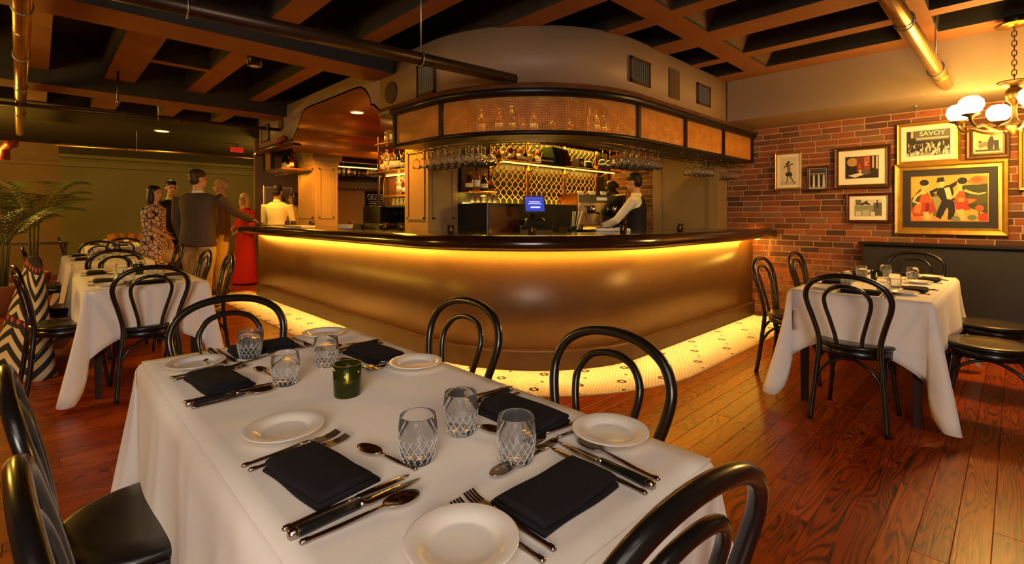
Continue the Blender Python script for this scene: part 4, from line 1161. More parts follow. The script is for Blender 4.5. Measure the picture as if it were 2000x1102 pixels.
# big painting of dancers
OR = (200,84,34); YL = (222,160,66); FL_ = (232,184,110); GRN = (56,64,30); DK = (30,24,26); RD = (176,56,26)
bp_ = [(rect(-1,-1,1,1),YL), ([(-1,.0),(-.75,.45),(-.5,.2),(-.55,-.5),(-1,-.6)],GRN), ([(.35,.55),(1,.6),(1,-.7),(.5,-.4)],GRN), ([(.5,.1),(.95,.2),(1,-.2),(.7,-.3)],(80,76,34)), ([(.45,.7),(.7,.95),(1,.9),(1,.6),(.7,.55)],(206,120,50)), (ellp(.72,.8,.14,.12),(180,90,40)),
  ([(-.45,.3),(-.1,.15),(-.1,-.75),(-.4,-.8)],(110,104,64)), ([(-.42,.05),(-.2,.1),(-.15,-.5),(-.3,-.6)],(150,140,84)),
  # left woman
  ([(-.72,.2),(-.5,.2),(-.42,-.15),(-.38,-.25),(-.8,-.25)],OR), ([(-.8,-.15),(-.4,-.2),(-.32,-.55),(-.55,-.75),(-.95,-.85),(-1,-.45)],RD), ([(-.85,-.2),(-.7,-.2),(-.75,-.7),(-.95,-.6)],(214,120,50)), ([(-.6,-.2),(-.5,-.2),(-.5,-.7),(-.62,-.72)],(120,34,18)),
  (limb([(-.66,.2),(-.68,.38),(-.62,.5)],[.09,.05,.05]),FL_), (ellp(-.6,.62,.1,.17),FL_), (ellp(-.64,.72,.13,.14),DK), (rect(-.72,.6,-.64,.75),DK),
  (limb([(-.7,.3),(-.88,.1),(-.94,-.12),(-.75,-.22)],[.05,.045,.04,.035]),FL_), (limb([(-.56,.32),(-.35,.42),(-.15,.5)],[.05,.04,.03]),FL_), (limb([(-.6,-.6),(-.55,-.95)],[.09,.05]),FL_),
  # man
  ([(-.28,.45),(.05,.6),(.12,.5),(.18,-.05),(.1,-.2),(-.12,-.2),(-.3,.2)],DK), ([(-.1,.45),(.04,.5),(.12,.0),(-.02,-.05)],(232,200,140)), (limb([(-.25,.42),(-.45,.3),(-.4,.1)],[.08,.06,.05]),DK), (limb([(.06,.5),(.25,.7),(.38,.62)],[.08,.06,.05]),DK),
  (limb([(-.05,-.15),(-.18,-.55),(-.28,-.95)],[.12,.1,.07]),DK), (limb([(.06,-.15),(.1,-.55),(.06,-.95)],[.11,.09,.07]),DK), (ellp(-.16,.62,.09,.15),FL_), ([(-.3,.7),(-.08,.76),(-.09,.8),(-.12,.96),(-.28,.92),(-.3,.78)],DK), (rect(-.08,.5,-.02,.56),DK),
  # right woman
  ([(.22,.3),(.42,.32),(.46,-.05),(.18,-.1)],OR), ([(.16,-.05),(.48,-.0),(.75,-.05),(.66,-.2),(.5,-.3),(.6,-.5),(.4,-.55),(.28,-.8),(.2,-.4)],RD), ([(.48,-.05),(.72,-.08),(.55,-.25)],(224,130,60)), (ellp(.34,-.08,.1,.1),(226,140,70)),
  (limb([(.3,.3),(.3,.48)],[.09,.05]),FL_), (ellp(.32,.64,.09,.16),FL_), (ellp(.37,.75,.13,.15),DK), (limb([(.42,.34),(.6,.22),(.78,.16),(.96,.22)],[.05,.045,.035,.03]),FL_), (limb([(.3,-.5),(.36,-.75),(.4,-.97)],[.1,.08,.05]),FL_), (limb([(.24,.3),(.16,.1),(.05,-.05)],[.05,.04,.03]),FL_),
  # foreground flowers
  (ellp(.8,-.45,.11,.14),OR), (limb([(.8,-.55),(.78,-.95)],[.02,.02]),(90,84,40)), (ellp(.92,-.85,.16,.2),RD), (ellp(.2,-.92,.12,.14),(120,120,90)), (ellp(.62,-.85,.12,.12),(110,114,80)), (ellp(-.85,-.95,.2,.16),(206,110,44)), (ellp(-.35,-.95,.14,.12),(210,140,70))]
t, pa, pb = picture(-.88,1.05,-.05,1.765,'large gold-framed painting of a top-hatted man dancing with two women in orange','gold_frame',.062,cm((40,33,30)),(.075,.075),bp_,name='framed_painting',inner='gold_frame')
MB().box(-pa-.006,-.0095,-pb-.006,-pa,-.0082,pb+.006).box(pa,-.0095,-pb-.006,pa+.006,-.0082,pb+.006).box(-pa,-.0095,pb,pa,-.0082,pb+.006).box(-pa,-.0095,-pb-.006,pa,-.0082,-pb).obj('fillet', 'gold_frame', t)
picture(.01,1.465,.42,2.02,'gold-framed picture cut off at the right edge','gold_frame',.05,'paper',(.03,.03),[(rect(-1,-1,1,1),(150,140,110))])
# framed print at the far bar end wall
t, _, _ = picture(0,0,.57,.78,'pale framed portrait print behind the pale-shirted person','gold_frame',.02,'paper',(.03,.03),[(rect(-1,-1,1,1),(176,152,104)), (ellp(.3,.1,.35,.5),(110,92,60)), (ellp(-.3,-.1,.4,.45),(140,118,78)), (ellp(.1,.4,.2,.25),(196,170,120))])
t.location = (-10.195, 3.42, 1.44); t.rotation_euler = (0,0,PI/2)

# ------------------------------------------------------------------ chandelier
HX, HY, HZ = -.012, 5.33, 1.93
cd = thing('chandelier', 'bronze globe chandelier hanging before the brick wall at right', 'chandelier', (HX, HY, HZ))
MB().lathe([(0,-.075),(.012,-.07),(.03,-.045),(.075,-.025),(.095,-.005),(.07,.012),(.03,.03),(.018,.05),(.014,.13),(.02,.16),(.045,.19),(.055,.225),(.05,.26),(.03,.285),(.015,.295),(.0,.295)], 20).obj('hub', 'old_brass', cd)
MB().lathe([(.02,.29),(.05,.3),(.09,.318),(.1,.33),(.088,.326),(.05,.312),(.02,.3)], 24).obj('drip_dish', 'old_brass', cd)
for i in range(6):
    a = math.radians(45.9)+PI/2+math.radians(30)+i*PI/3   # arms
    ux, uy = math.cos(a), math.sin(a)
    pr = [(.04,0),(.10,-.045),(.18,-.03),(.24,.0),(.285,-.012),(.322,.02),(.33,.05)]
    arm = MB().tube(smoothpath([(ux*r, uy*r, z) for r, z in pr], 4), [.013]*13+[.010]*12, 8).obj('arm', 'old_brass', cd)
    MB().lathe([(0,.045),(.012,.045),(.02,.06),(.055,.075),(.058,.082),(.03,.078),(0,.078)], 16, (ux*.33,uy*.33,0)).obj('cup', 'old_brass', arm)
    MB().lathe([(.03,.075),(.062,.105),(.078,.145),(.07,.185),(.045,.21),(0,.22)], 20, (ux*.33,uy*.33,0)).obj('globe', 'bulb', arm)
for i in range(11):
    z = .36+i*.037; r = .014; pts = []
    for k in range(10):
        b = 2*PI*k/10; q = (r*math.cos(b), 0) if i % 2 else (0, r*math.cos(b))
        pts.append((q[0], q[1], z+.026*math.sin(b)))
    MB().tube(pts, .0038, 5, closed=True).obj('chain_link', 'old_brass', cd)
MB().lathe([(0,.735),(.03,.735),(.105,.755),(.112,.765),(.1,.77),(0,.77)], 28).obj('ceiling_plate', 'brass', cd)
MB().lathe([(0,.77),(.06,.77),(.06,.82),(0,.82)], 20).obj('junction_box', 'dark_frame', cd)
point('chandelier_glow', (HX, HY, 2.24), 9, GOLD, .12)
point('chandelier_glow_low', (HX-.05, HY-.1, 1.80), 75, (1., .54, .12), .12)

# ------------------------------------------------------------------ pipes and ceiling fittings
def pipe(name, a, b, r, m, label, collars=(), hang=()):
    t = thing(name, label, 'pipe', a); A = Vector(a); B = Vector(b)-A
    MB().tube([(0,0,0), B*.5, B], r, 14).obj('tube', m, t)
    for f in collars:
        p = B*f; d = B.normalized()*.012
        MB().tube([p-d, p+d], r*1.06, 14).obj('collar', m, t)
    for f in hang:
        p = B*f; u, v = basis(B)
        MB().tube([p+Vector((math.cos(q)*u.x*r*1.1, math.cos(q)*u.y*r*1.1, math.sin(q)*r*1.25)) for q in [2*PI*k/16 for k in range(16)]], .006, 5, closed=True).obj('hanger_ring', 'galv', t)
        MB().tube([p+Vector((0,0,r*1.2)), p+Vector((0,0,ZT-A.z-p.z))], .006, 6).obj('hanger_rod', 'galv', t)
    return t
pipe('fire_pipe', (-2.80,2.74,2.33), (-3.12,-.2,2.335), .043, 'pipe_dark', 'thick dark pipe running under the ceiling into the curved fascia', (), (.28,.74))
pipe('fire_pipe', (-.42,5.6,2.36), (-.56,2.2,2.56), .048, 'pipe_lit', 'yellow-lit pipe entering the bulkhead near the chandelier', (.1,), (.16,.5))
pipe('fire_pipe', (-3.2,-.05,2.5), (-10.6,-.2,2.5), .045, 'pipe_lit', 'yellow-lit pipe at the upper left corner of the ceiling', (.2,.45,.6), (.13,.3,.48,.62,.72))
pipe('sprinkler_pipe', (-7.64,-.6,2.45), (-7.25,2.44,2.45), .022, 'pipe_dark', 'thin horizontal sprinkler pipe ending at the far fascia', (.15,.9), (.55,.95))
pipe('sprinkler_pipe', (-11.0,.2,2.4), (-10.6,3.4,2.4), .02, 'pipe_lit', 'thin bright sprinkler pipe before the green wall', (.3,), (.33,))
def sprk(loc, label, up=.2):
    t = thing('fire_sprinkler', label, 'sprinkler', loc)
    MB().tube([(0,0,.01),(0,0,up)], .012, 8).obj('drop_pipe', 'pipe_dark', t)
    MB().lathe([(0,-.03),(.006,-.03),(.006,0),(.016,.0),(.016,.03),(0,.03)], 12).obj('nozzle', 'galv', t)
    MB().lathe([(0,-.034),(.022,-.032),(.022,-.03),(0,-.03)], 12).obj('deflector', 'galv', t)
sprk((-6.55,.6,2.42), 'upright sprinkler drop with bright head at upper left', .335)
sprk((-.68,6.1,2.285), 'small sprinkler head on the soffit above the brick wall', .014)
sprk((-5.45,2.95,2.57), 'small sprinkler head in the gold vault', .045)
o = MB().tube([(-7.05,2.42,2.2),(-7.12,2.36,2.25),(-6.9,2.4,2.3)], .03, 8).obj('pipe_elbow', 'pipe_red'); tag(o, 'red-painted pipe elbow at the fascia end', 'pipe')
o = MB().tube([(-10.2,-.35,2.05),(-10.2,-.35,2.2),(-10.1,-.3,2.26),(-9.9,-.25,2.26)], .06, 10).obj('pipe_elbow', 'pipe_red'); tag(o, 'red-painted pipe elbow at the left edge near the palms', 'pipe')
t = thing('can_light', 'black cylinder spotlight hanging from the ceiling beam at left', 'spotlight', (-4.95,1.45,2.63))
MB().lathe([(0,.012),(.052,.012),(.052,0),(.064,0),(.064,.16),(0,.16)], 24).obj('can', 'black_plastic', t); MB().lathe([(0,.004),(.05,.004),(.05,.011),(0,.011)], 20).obj('lens', 'white_plastic', t); MB().tube([(0,0,.15),(0,0,.5)], .012, 6).obj('stem', 'dark_frame', t)
downlight((-10.5,1.57,2.73), .12, 'glowing round ceiling light above the group of people')
spot('group_light', (-10.5,1.57,2.7), (-10.5,1.6,0), 90, GOLD, 150, .8, .1)
t = thing('exit_sign', 'small glowing red sign under the dark far ceiling', 'sign', (-11.4,3.0,2.62)); MB().bbox(-.02,-.12,-.05,.02,.12,.05,.005).obj('housing', 'exit_red', t); MB().box(-.006,-.006,.05,.006,.006,.13).obj('stem', 'dark_frame', t)

# ------------------------------------------------------------------ bottles
ORD = ['first','second','third','fourth','fifth','sixth','seventh','eighth','ninth','tenth','eleventh','twelfth','thirteenth','fourteenth','fifteenth','sixteenth','seventeenth','eighteenth','nineteenth','twentieth','twenty-first','twenty-second','twenty-third','twenty-fourth','twenty-fifth','twenty-sixth','twenty-seventh','twenty-eighth','twenty-ninth','thirtieth','thirty-first','thirty-second','thirty-third','thirty-fourth']
BCNT = {}
def mk_bottle(prof, body, lab, cap, lz, lr, H, capr):
    t = thing('bottle', 'bottle', 'bottle')
    MB().lathe(prof, 14).obj('glass_body', body, t)
    if lab: MB().lathe([(lr-.0005,lz[0]),(lr+.001,lz[0]),(lr+.001,lz[1]),(lr-.0005,lz[1])], 14).obj('label_band', lab, t)
    MB().lathe([(0,H-.03),(capr,H-.03),(capr,H),(0,H)], 10).obj('cap', cap, t)
    return t
def wine(r=.037, H=.30): return [(0,0),(r*.95,0),(r,.006),(r,H*.58),(r*.85,H*.66),(r*.42,H*.76),(r*.38,H*.97),(0,H*.97)]
def spirit(r=.04, H=.28): return [(0,0),(r*.96,0),(r,.006),(r,H*.62),(r*.92,H*.68),(r*.4,H*.74),(r*.36,H*.96),(0,H*.96)]
def squat(r=.046, H=.22): return [(0,0),(r*.96,0),(r,.008),(r*1.02,H*.45),(r*.8,H*.64),(r*.36,H*.72),(r*.34,H*.95),(0,H*.95)]
BT = {'dark green wine': Proto(mk_bottle(wine(), 'b_green', 'label_cream', 'cap_black', (.05,.13), .0375, .30, .016)),
      'amber spirit': Proto(mk_bottle(spirit(), 'b_amber', 'label_white', 'cap_black', (.05,.13), .0405, .28, .017)),
      'clear spirit': Proto(mk_bottle(spirit(.038,.30), 'b_clear', 'label_cream', 'cap_gold', (.06,.14), .0385, .30, .016)),
      'squat brown': Proto(mk_bottle(squat(), 'b_brown', 'label_cream', 'cap_gold', (.04,.09), .0475, .22, .018)),
      'red liqueur': Proto(mk_bottle(spirit(.034,.29), 'b_red', 'label_white', 'cap_black', (.05,.11), .0345, .29, .015)),
      'squat amber': Proto(mk_bottle(squat(.044,.2), 'b_amber', 'label_dark', 'cap_black', (.035,.08), .0455, .2, .018))}
BK = list(BT)
def bottle(k, loc, where, sc=1.):
    i = BCNT.get(where, 0); BCNT[where] = i+1
    BT[k](loc, rj.uniform(0,6), f'{k} bottle, {ORD[i]} from the left {where}', f'bottles {where}', sc)
rb = random.Random(21)
# behind the curved cane panel
s = La+.30
while s < La+arcL+2.3:
    (p, n) = at_len(min(s, FL[-1])); d = rb.uniform(.14,.3)
    k = rb.choice(['dark green wine','amber spirit','clear spirit','squat amber','amber spirit'])
    if not any(abs(s-q) < .06 for q in ()): bottle(k, (p[0]-n[0]*d, p[1]-n[1]*d, 1.911), 'behind the cane canopy panels', .85)
    s += rb.uniform(.11,.2)
for i in range(9): bottle(BK[rb.randrange(6)], (-5.68+.095*i, 3.26+rb.uniform(-.05,.05), 2.151), 'on the top shelf beside the column', .9 if i else .8)
for i in range(11): bottle(BK[rb.randrange(6)], (-5.93+.098*i, 3.28+rb.uniform(-.05,.04), 1.801), 'on the middle shelf beside the column')
for i in range(5): bottle(['clear spirit','red liqueur','squat amber','amber spirit','red liqueur'][i], (-5.48+.13*i, 3.3, 1.491), 'on the low shelf beside the column', .85)
for i in range(5): bottle('dark green wine', (-5.44+.12*i, 3.25, .9), 'in the row under the shelves', 1.3)
for i in range(17): bottle(BK[rb.randrange(6)], (-8.68+rb.uniform(-.06,.06), 3.98+.078*i, 1.971), 'on the far wall shelf', .75)
for i in range(4): bottle(['dark green wine','dark green wine','squat brown','red liqueur'][i], (-7.86+.11*i, 2.72, 1.931), 'on the hanging shelf at far bar end', .9)
for i in range(4): bottle(['squat brown','amber spirit','squat brown','squat amber'][i], (-4.28, 3.48+.11*i, 1.518), 'on the short shelf of the back bar', .95)
for i in range(9): bottle(['squat amber','clear spirit','red liqueur','squat amber','amber spirit','squat brown','clear spirit','squat amber','amber spirit'][i], (-4.27+rb.uniform(-.03,.03), 3.92+.085*i, 1.896 if i else 1.896), 'on the long back bar shelf', .8)
# ------------------------------------------------------------------ hanging glasses
hg = MB().lathe([(0,0),(.034,0),(.034,-.003),(.006,-.006),(.0045,-.012),(.004,-.075),(.008,-.082),(.025,-.095),(.038,-.118),(.041,-.14),(.036,-.175),(.0345,-.175),(.0395,-.14),(.036,-.118),(.024,-.098),(.006,-.086),(0,-.085)], 20).obj('wine_glass', 'thin_glass')
tag(hg, 'wine glass', 'glass'); hang = Proto(hg)
ROWN = ['front','middle','back']
def hrow(s0, s1, n, offs, where):
    for o in offs:
        for i in range(n):
            (p, n_) = at_len(s0+(s1-s0)*(i+.5*(offs.index(o) % 2))/n); hang((p[0]-n_[0]*o, p[1]-n_[1]*o, 1.867), 0, f'{ORD[i]} hanging wine glass from left, {ROWN[offs.index(o)]} row, {where}', f'wine glasses hanging {where}')
hrow(.12, 1.15, 9, [.17,.30,.42], 'at the canopy left end')
hrow(La+arcL+.05, La+arcL+.75, 6, [.17,.30,.42], 'above the vested bartender')
hrow(La+arcL+1.45, La+arcL+1.95, 4, [.17,.30], 'before the olive pilaster')
hrow(La+arcL+2.35, La+arcL+2.6, 3, [.17,.3], 'next to the brick wall')
for k in range(2):
    for i in range(18): hang((-8.845+.14*k, 3.95+.073*i, 1.915), 0, f'{ORD[i]} hanging wine glass from left, {("back","front")[k]} row, under far wall shelf', 'wine glasses hanging from the far wall shelf')
# rocks glasses glowing on back bar and shelf
rg = MB().lathe([(0,0),(.032,0),(.036,.09),(.034,.09),(.03,.01),(0,.01)], 16).obj('rocks_glass', 'thin_glass'); tag(rg, 'rocks glass', 'glass'); rock = Proto(rg)
for i in range(5): rock((-4.2, 3.46+.085*i, 1.378), 0, f'rocks glass on the black back bar cabinet, {ORD[i]} from the left', 'rocks glasses on the back bar cabinet')
for i in range(6): rock((-5.42+.09*i, 3.2, 1.362), 0, f'rocks glass on the lit shelf beside the column, {ORD[i]} from the left', 'rocks glasses on lit shelf beside the column')
for i in range(10): rock((-3.98+.06*(i % 2), 4.85+.075*(i//2), .935 if i < 8 else 1.03), 0, f'{ORD[i]} upturned rocks glass counted from the register side', 'rocks glasses stacked beside the register')
# ------------------------------------------------------------------ bar top things
for (x, y, lb) in ((-3.32,2.50,'in front of the near column base'),(-2.72,2.86,'in front of the register'),(-2.45,3.76,'beside the vested bartender'),(-2.3,4.53,'before the olive pilaster'),(-4.93,2.80,'left one of the pair by the column'),(-4.60,2.80,'right one of the pair by the column'),(-6.75,2.7,'beside the far column'),(-5.62,2.72,'by the stacked plates'),(-7.55,2.66,'left one before the pale-shirted person'),(-7.42,2.7,'right one before the pale-shirted person')):
    vots((x, y, 1.0785), 0, f'dark glass votive candle on the bar, {lb}')
sp = MB().lathe([(0,0),(.07,0),(.09,.012),(.092,.016),(.072,.008),(0,.006)], 28).obj('bar_plate', 'china'); tag(sp, 'plate', 'plate'); spl = Proto(sp)
for i in range(4): spl((-5.55,2.62,1.079+.0125*i), 0, f'pale plate, {ORD[i]} from the bottom of the small stack on the bar', 'stack of plates on the bar')
t = tag(MB().bbox(-.35,-.16,0,.35,.16,.06,.01).obj('serving_tray', 'dark_frame'), 'long dark tray on the bar behind the plate stack', 'tray'); t.location = (-5.45, 2.98, 1.079)
t = tag(MB().bbox(-.3,-.1,0,.3,.1,.022,.006).obj('menu_stack', 'paper'), 'low stack of pale papers at the far bar end', 'papers'); t.location = (-7.0, 2.62, 1.079); t.rotation_euler = (0,0,.05)
# point of sale
t = thing('pos_terminal', 'black till terminal with a tilted glowing blue screen', 'till', (-3.98,4.12,1.379), math.radians(62))
MB().bbox(-.19,-.16,-.30,.19,.16,-.14,.01).obj('cash_drawer', 'black_plastic', t)
MB().bbox(-.12,-.1,-.14,.12,.08,-.06,.02).obj('printer', 'black_plastic', t)
M1 = Matrix.Translation((0,-.06,.09)) @ Matrix.Rotation(math.radians(-14),4,'X')
MB(M1).bbox(-.125,-.012,-.1,.125,.012,.1,.006).obj('housing', 'black_plastic', t)
mat('screen', (30,40,120), .2, emit=(.03,.05,.45), estr=1.1); mat('screen_text', (200,220,255), .2, emit=(.4,.5,1.), estr=1.2)
sc_ = MB(M1).box(-.105,-.0145,-.078,.105,-.0122,.08).obj('screen', 'screen', t)
MB(M1).box(-.06,-.0155,.02,.06,-.0146,.03).box(-.075,-.0155,.0,.075,-.0146,.008).box(-.05,-.0155,-.045,.06,-.0146,-.028).obj('screen_text', 'screen_text', sc_)
MB().tube([(0,.02,-.14),(0,-.02,0),(0,-.05,.06)], .02, 8).obj('stand', 'black_plastic', t)
t.location = (-3.70, 3.90, 1.27)
o = tag(MB().bbox(-3.95,3.75,.9,-3.45,4.3,1.03,.01).obj('till_counter', 'dark_frame'), 'dark counter block under the till', 'counter')
# espresso machine
t = thing('espresso_machine', 'steel espresso machine with white cups on top behind the bar', 'coffee machine', (-3.95,5.35,1.065), math.radians(70))
MB().bbox(-.36,-.2,.05,.36,.28,.42,.02).obj('body', 'steel', t)
MB().bbox(-.37,-.22,.34,.37,-.19,.44,.006).obj('front_band', 'black_plastic', t)
MB().box(-.1,-.224,.37,.06,-.22,.41).obj('display', 'white_plastic', t)
MB().bbox(-.36,-.3,.0,.36,-.2,.06,.006).obj('drip_tray', 'steel', t)
MB().bbox(-.39,-.22,.0,-.36,.28,.46,.01).obj('side_panel', 'brass', t); MB().bbox(.36,-.22,.0,.39,.28,.46,.01).obj('side_panel', 'brass', t)
MB().box(-.36,-.2,.42,.36,.28,.435).obj('cup_rail', 'steel', t)
for x in (-.18,.16):
    MB().lathe([(0,.2),(.035,.2),(.038,.26),(.03,.3),(0,.3)], 16, (x,-.26,0)).obj('group_head', 'steel', t)
    MB().tube([(x,-.27,.22),(x,-.40,.20)], .014, 8).obj('portafilter', 'black_plastic', t)
MB().tube([(-.3,-.24,.3),(-.3,-.3,.26),(-.3,-.29,.1)], .006, 6).obj('steam_wand', 'steel', t)
cup = tag(MB().lathe([(0,0),(.024,0),(.036,.03),(.04,.058),(.037,.058),(.033,.03),(.02,.006),(0,.006)], 16).obj('coffee_cup', 'china'), 'cup', 'cup'); cupp = Proto(cup)
ca, sa = math.cos(math.radians(70)), math.sin(math.radians(70))
for i in range(6):
    u, v = -.28+.09*i, -.1+.1*(i % 2); cupp((-3.95+u*ca-v*sa, 5.35+u*sa+v*ca, .065+1.4355), 0, f'white coffee cup on the espresso machine, {ORD[i]} from the left', 'cups on the espresso machine')
# grinder hopper shape beside
t = thing('coffee_grinder', 'dark coffee grinder with wide hopper by the brick wall', 'grinder', (-4.08,5.95,1.376))
MB().lathe([(0,0),(.08,0),(.08,.04),(.06,.06),(.06,.14),(0,.14)], 18).obj('base', 'black_plastic', t)
MB().lathe([(0,.14),(.11,.15),(.13,.17),(.07,.24),(.06,.25),(.1,.26),(.12,.3),(.06,.36),(0,.37)], 18).obj('hopper', 'smoke_glass', t)
# utensil tub, straws, books, hat, boxes
t = thing('straw_tub', 'small dark tub of straws on the back counter', 'tub', (-3.72,4.62,.93)); MB().lathe([(0,0),(.05,0),(.055,.18),(.05,.18),(.045,.01),(0,.01)], 16).obj('tub', 'black_plastic', t)
for i in range(6): MB().tube([(.02*math.cos(i),.02*math.sin(i),.02),(.06*math.cos(i)+.04,.06*math.sin(i)+.05,.36)], .003, 5).obj('straw', 'white_plastic', t)
bcol = [((40,56,34),'dark green'),((30,30,34),'black'),((52,60,50),'grey green'),((44,32,26),'dark brown'),((120,30,20),'red'),((90,26,18),'dark red')]
for i, (c, nm) in enumerate(bcol):
    t = thing('book', f'{nm} upright book, {ORD[i]} from left, on back bar shelf', 'book', (-4.27, 4.86+.062*i, 1.896))
    t.rotation_euler = (math.radians(16+2*i), 0, 0)
    MB().box(-.09,-.017,0,.09,-.014,.25).box(-.09,.014,0,.09,.017,.25).box(.087,-.017,0,.09,.017,.25).obj('cover', cm(c), t); MB().box(-.088,-.014,.004,.087,.014,.245).obj('pages', 'paper', t)
for i, (c, nm) in enumerate((((30,30,30),'black'),((216,206,186),'cream'),((34,40,44),'slate'))):
    t = thing('book', f'{nm} book lying flat in the pile left of the leaning books', 'book', (-4.27, 4.68, 1.896+.03*i)); MB().box(-.09,-.12,0,.09,.12,.003).box(-.09,-.12,.025,.09,.12,.028).box(.087,-.12,0,.09,.12,.028).obj('cover', cm(c), t); MB().box(-.088,-.118,.003,.087,.118,.025).obj('pages', 'paper', t)
t = thing('hat', 'round black hat resting on the back bar shelf', 'hat', (-4.27,5.62,1.896)); MB().lathe([(0,.12),(.05,.118),(.085,.09),(.092,.02),(.13,.006),(.132,0),(0,0)], 24).obj('crown', 'black_plastic', t); MB().lathe([(.093,.02),(.095,.02),(.093,.045),(.09,.045)], 24).obj('band', 'vinyl', t)
o = tag(MB().bbox(-.07,-.05,0,.07,.05,.14,.006).obj('gift_box', 'label_dark'), 'small dark box with pale emblem beside the black hat', 'box'); o.location = (-4.27,5.42,1.896)
o2 = MB().lathe([(0,-.001),(.028,-.001),(.028,.001),(0,.001)], 16).obj('emblem', 'label_white', o); o2.rotation_euler = (0,PI/2,0); o2.location = (.071,0,.08)
o = tag(MB().bbox(-.06,-.04,0,.06,.04,.06,.006).obj('bar_box', 'tan_leather'), 'small tan box at the end of the back bar shelf', 'box'); o.location = (-4.27,5.85,1.896)
t = thing('bar_towel', 'folded striped cream towel on the bar before the vested bartender', 'towel', (-2.86,4.2,.902+.178), math.radians(35))
MB().loft([[(x,-.1,0),(x,-.1,.025+.006*math.sin(x*30)),(x,0,.034+.006*math.sin(x*24)),(x,.1,.022),(x,.1,0)] for x in [-.17+.34*i/10 for i in range(11)]], sm=True).obj('cloth', 'cloth', t)
for k in (-1,1): MB().loft([[(x,k*.05-.008,.034),(x,k*.05+.008,.034),(x,k*.05+.008,.0375),(x,k*.05-.008,.0375)] for x in (-.165,.165)], sm=False).obj('stripe', 'napkin', t)
# ------------------------------------------------------------------ beer taps at the back
t = thing('beer_taps', 'row of brass beer tap handles below the chalkboard', 'beer tap', (-8.5,4.86,1.0)); MB().box(-.05,-.2,.0,.05,.2,.12).obj('drip_base', 'steel_dark', t)
for i in range(4): MB().tube([(.0,-.15+.1*i,.12),(.0,-.15+.1*i,.2),(.02,-.15+.1*i,.4)], [.008,.012,.02], 8).obj('tap_handle', 'brass', t)
# ------------------------------------------------------------------ palms
def palm(loc, seed, H, nf, label, m):
    rd = random.Random(seed); t = thing('potted_palm', label, 'palm', loc)
    MB().lathe([(0,0),(.15,0),(.2,.34),(.215,.36),(.19,.36),(.18,.3),(0,.3)], 24).obj('pot', 'terracotta', t); MB().lathe([(0,.3),(.18,.3),(.18,.31),(0,.312)], 20).obj('soil', 'soil', t)
    for k in range(3): MB().tube([(.03*math.cos(2.1*k),.03*math.sin(2.1*k),.3),(.06*math.cos(2.1*k),.06*math.sin(2.1*k),H*.55),(.04*math.cos(2.1*k),.04*math.sin(2.1*k),H*.62)], [.02,.016,.012], 7).obj('trunk', 'leaf2', t)
    for i in range(nf):
        a = 2*PI*i/nf+rd.uniform(-.3,.3); el = rd.uniform(.95,1.45); L = H*.6*rd.uniform(.75,1.1)
        base = Vector((.04*math.cos(a),.04*math.sin(a),H*.55)); d = Vector((math.cos(a)*math.cos(el), math.sin(a)*math.cos(el), math.sin(el)))
        pts = [base+d*L*s+Vector((math.cos(a)*.25*s*s*L,math.sin(a)*.25*s*s*L,-.38*L*s*s*s)) for s in [j/10 for j in range(11)]]
        mb = MB().tube(pts, [.007-.0005*j for j in range(11)], 5)
        for j in range(2, 11):
            for q in (0, .5):
                f = j-q; i0 = int(f); p = pts[i0].lerp(pts[min(10,i0+1)], f-i0); tan = (pts[min(10,i0+1)]-pts[max(0,i0-1)]).normalized(); sd = tan.cross(Vector((0,0,1))).normalized()
                ll = L*.36*math.sin(PI*(.15+.8*f/11))
                for s in (-1, 1):
                    e = p+(tan*.62+sd*s*.78+Vector((0,0,-.28))).normalized()*ll; mid = (p+e)/2+Vector((0,0,.012)); wv = tan*.011
                    mb.add([p, mid-wv, e, mid+wv, mid+Vector((0,0,.004))], [(0,1,4),(1,2,4),(2,3,4),(3,0,4)], 0, True)
        mb.obj('frond', m, t)
    return t
palm((-10.6,-.05,0), 4, 1.95, 11, 'tall potted palm against the tan wall, nearer the green wall', 'leaf')
palm((-8.9,-.32,0), 8, 1.6, 10, 'potted palm cut by the left edge of the picture', 'leaf2')
# side table with lamp-lit things by the palms
t = thing('console_table', 'dark low console table behind the palms', 'console', (-12.2,-.1,0)); MB().bbox(-.2,-.5,.72,.2,.5,.75,.006).obj('top', 'table_wood', t)
for s in (-1,1): MB().box(-.18,s*.46-.02,0,.18,s*.46+.02,.72).obj('side_panel', 'table_wood', t)
# tan chair at the far wall
t = thing('tub_chair', 'tan channel-tufted leather chair at the farthest table', 'armchair', (-12.1,1.35,0), -PI/2)
MB().bbox(-.34,-.3,.18,.34,.34,.44,.05).obj('seat', 'tan_leather', t)
for i in range(7):
    a = PI+PI*(i)/6; x, y = .34*math.cos(a), -.02+.32*math.sin(a)
    MB().lathe([(0,-.3),(.07,-.29),(.08,-.2),(.085,.1),(.08,.2),(.06,.25),(.03,.268),(0,.272)], 14, (x,y,.62)).obj('back_channel', 'tan_leather', t)
for sx in (-1,1):
    for sy in (-1,1): MB().tube([(sx*.27,sy*.24,0),(sx*.25,sy*.22,.2)], .018, 8).obj('leg', 'black_wood', t)
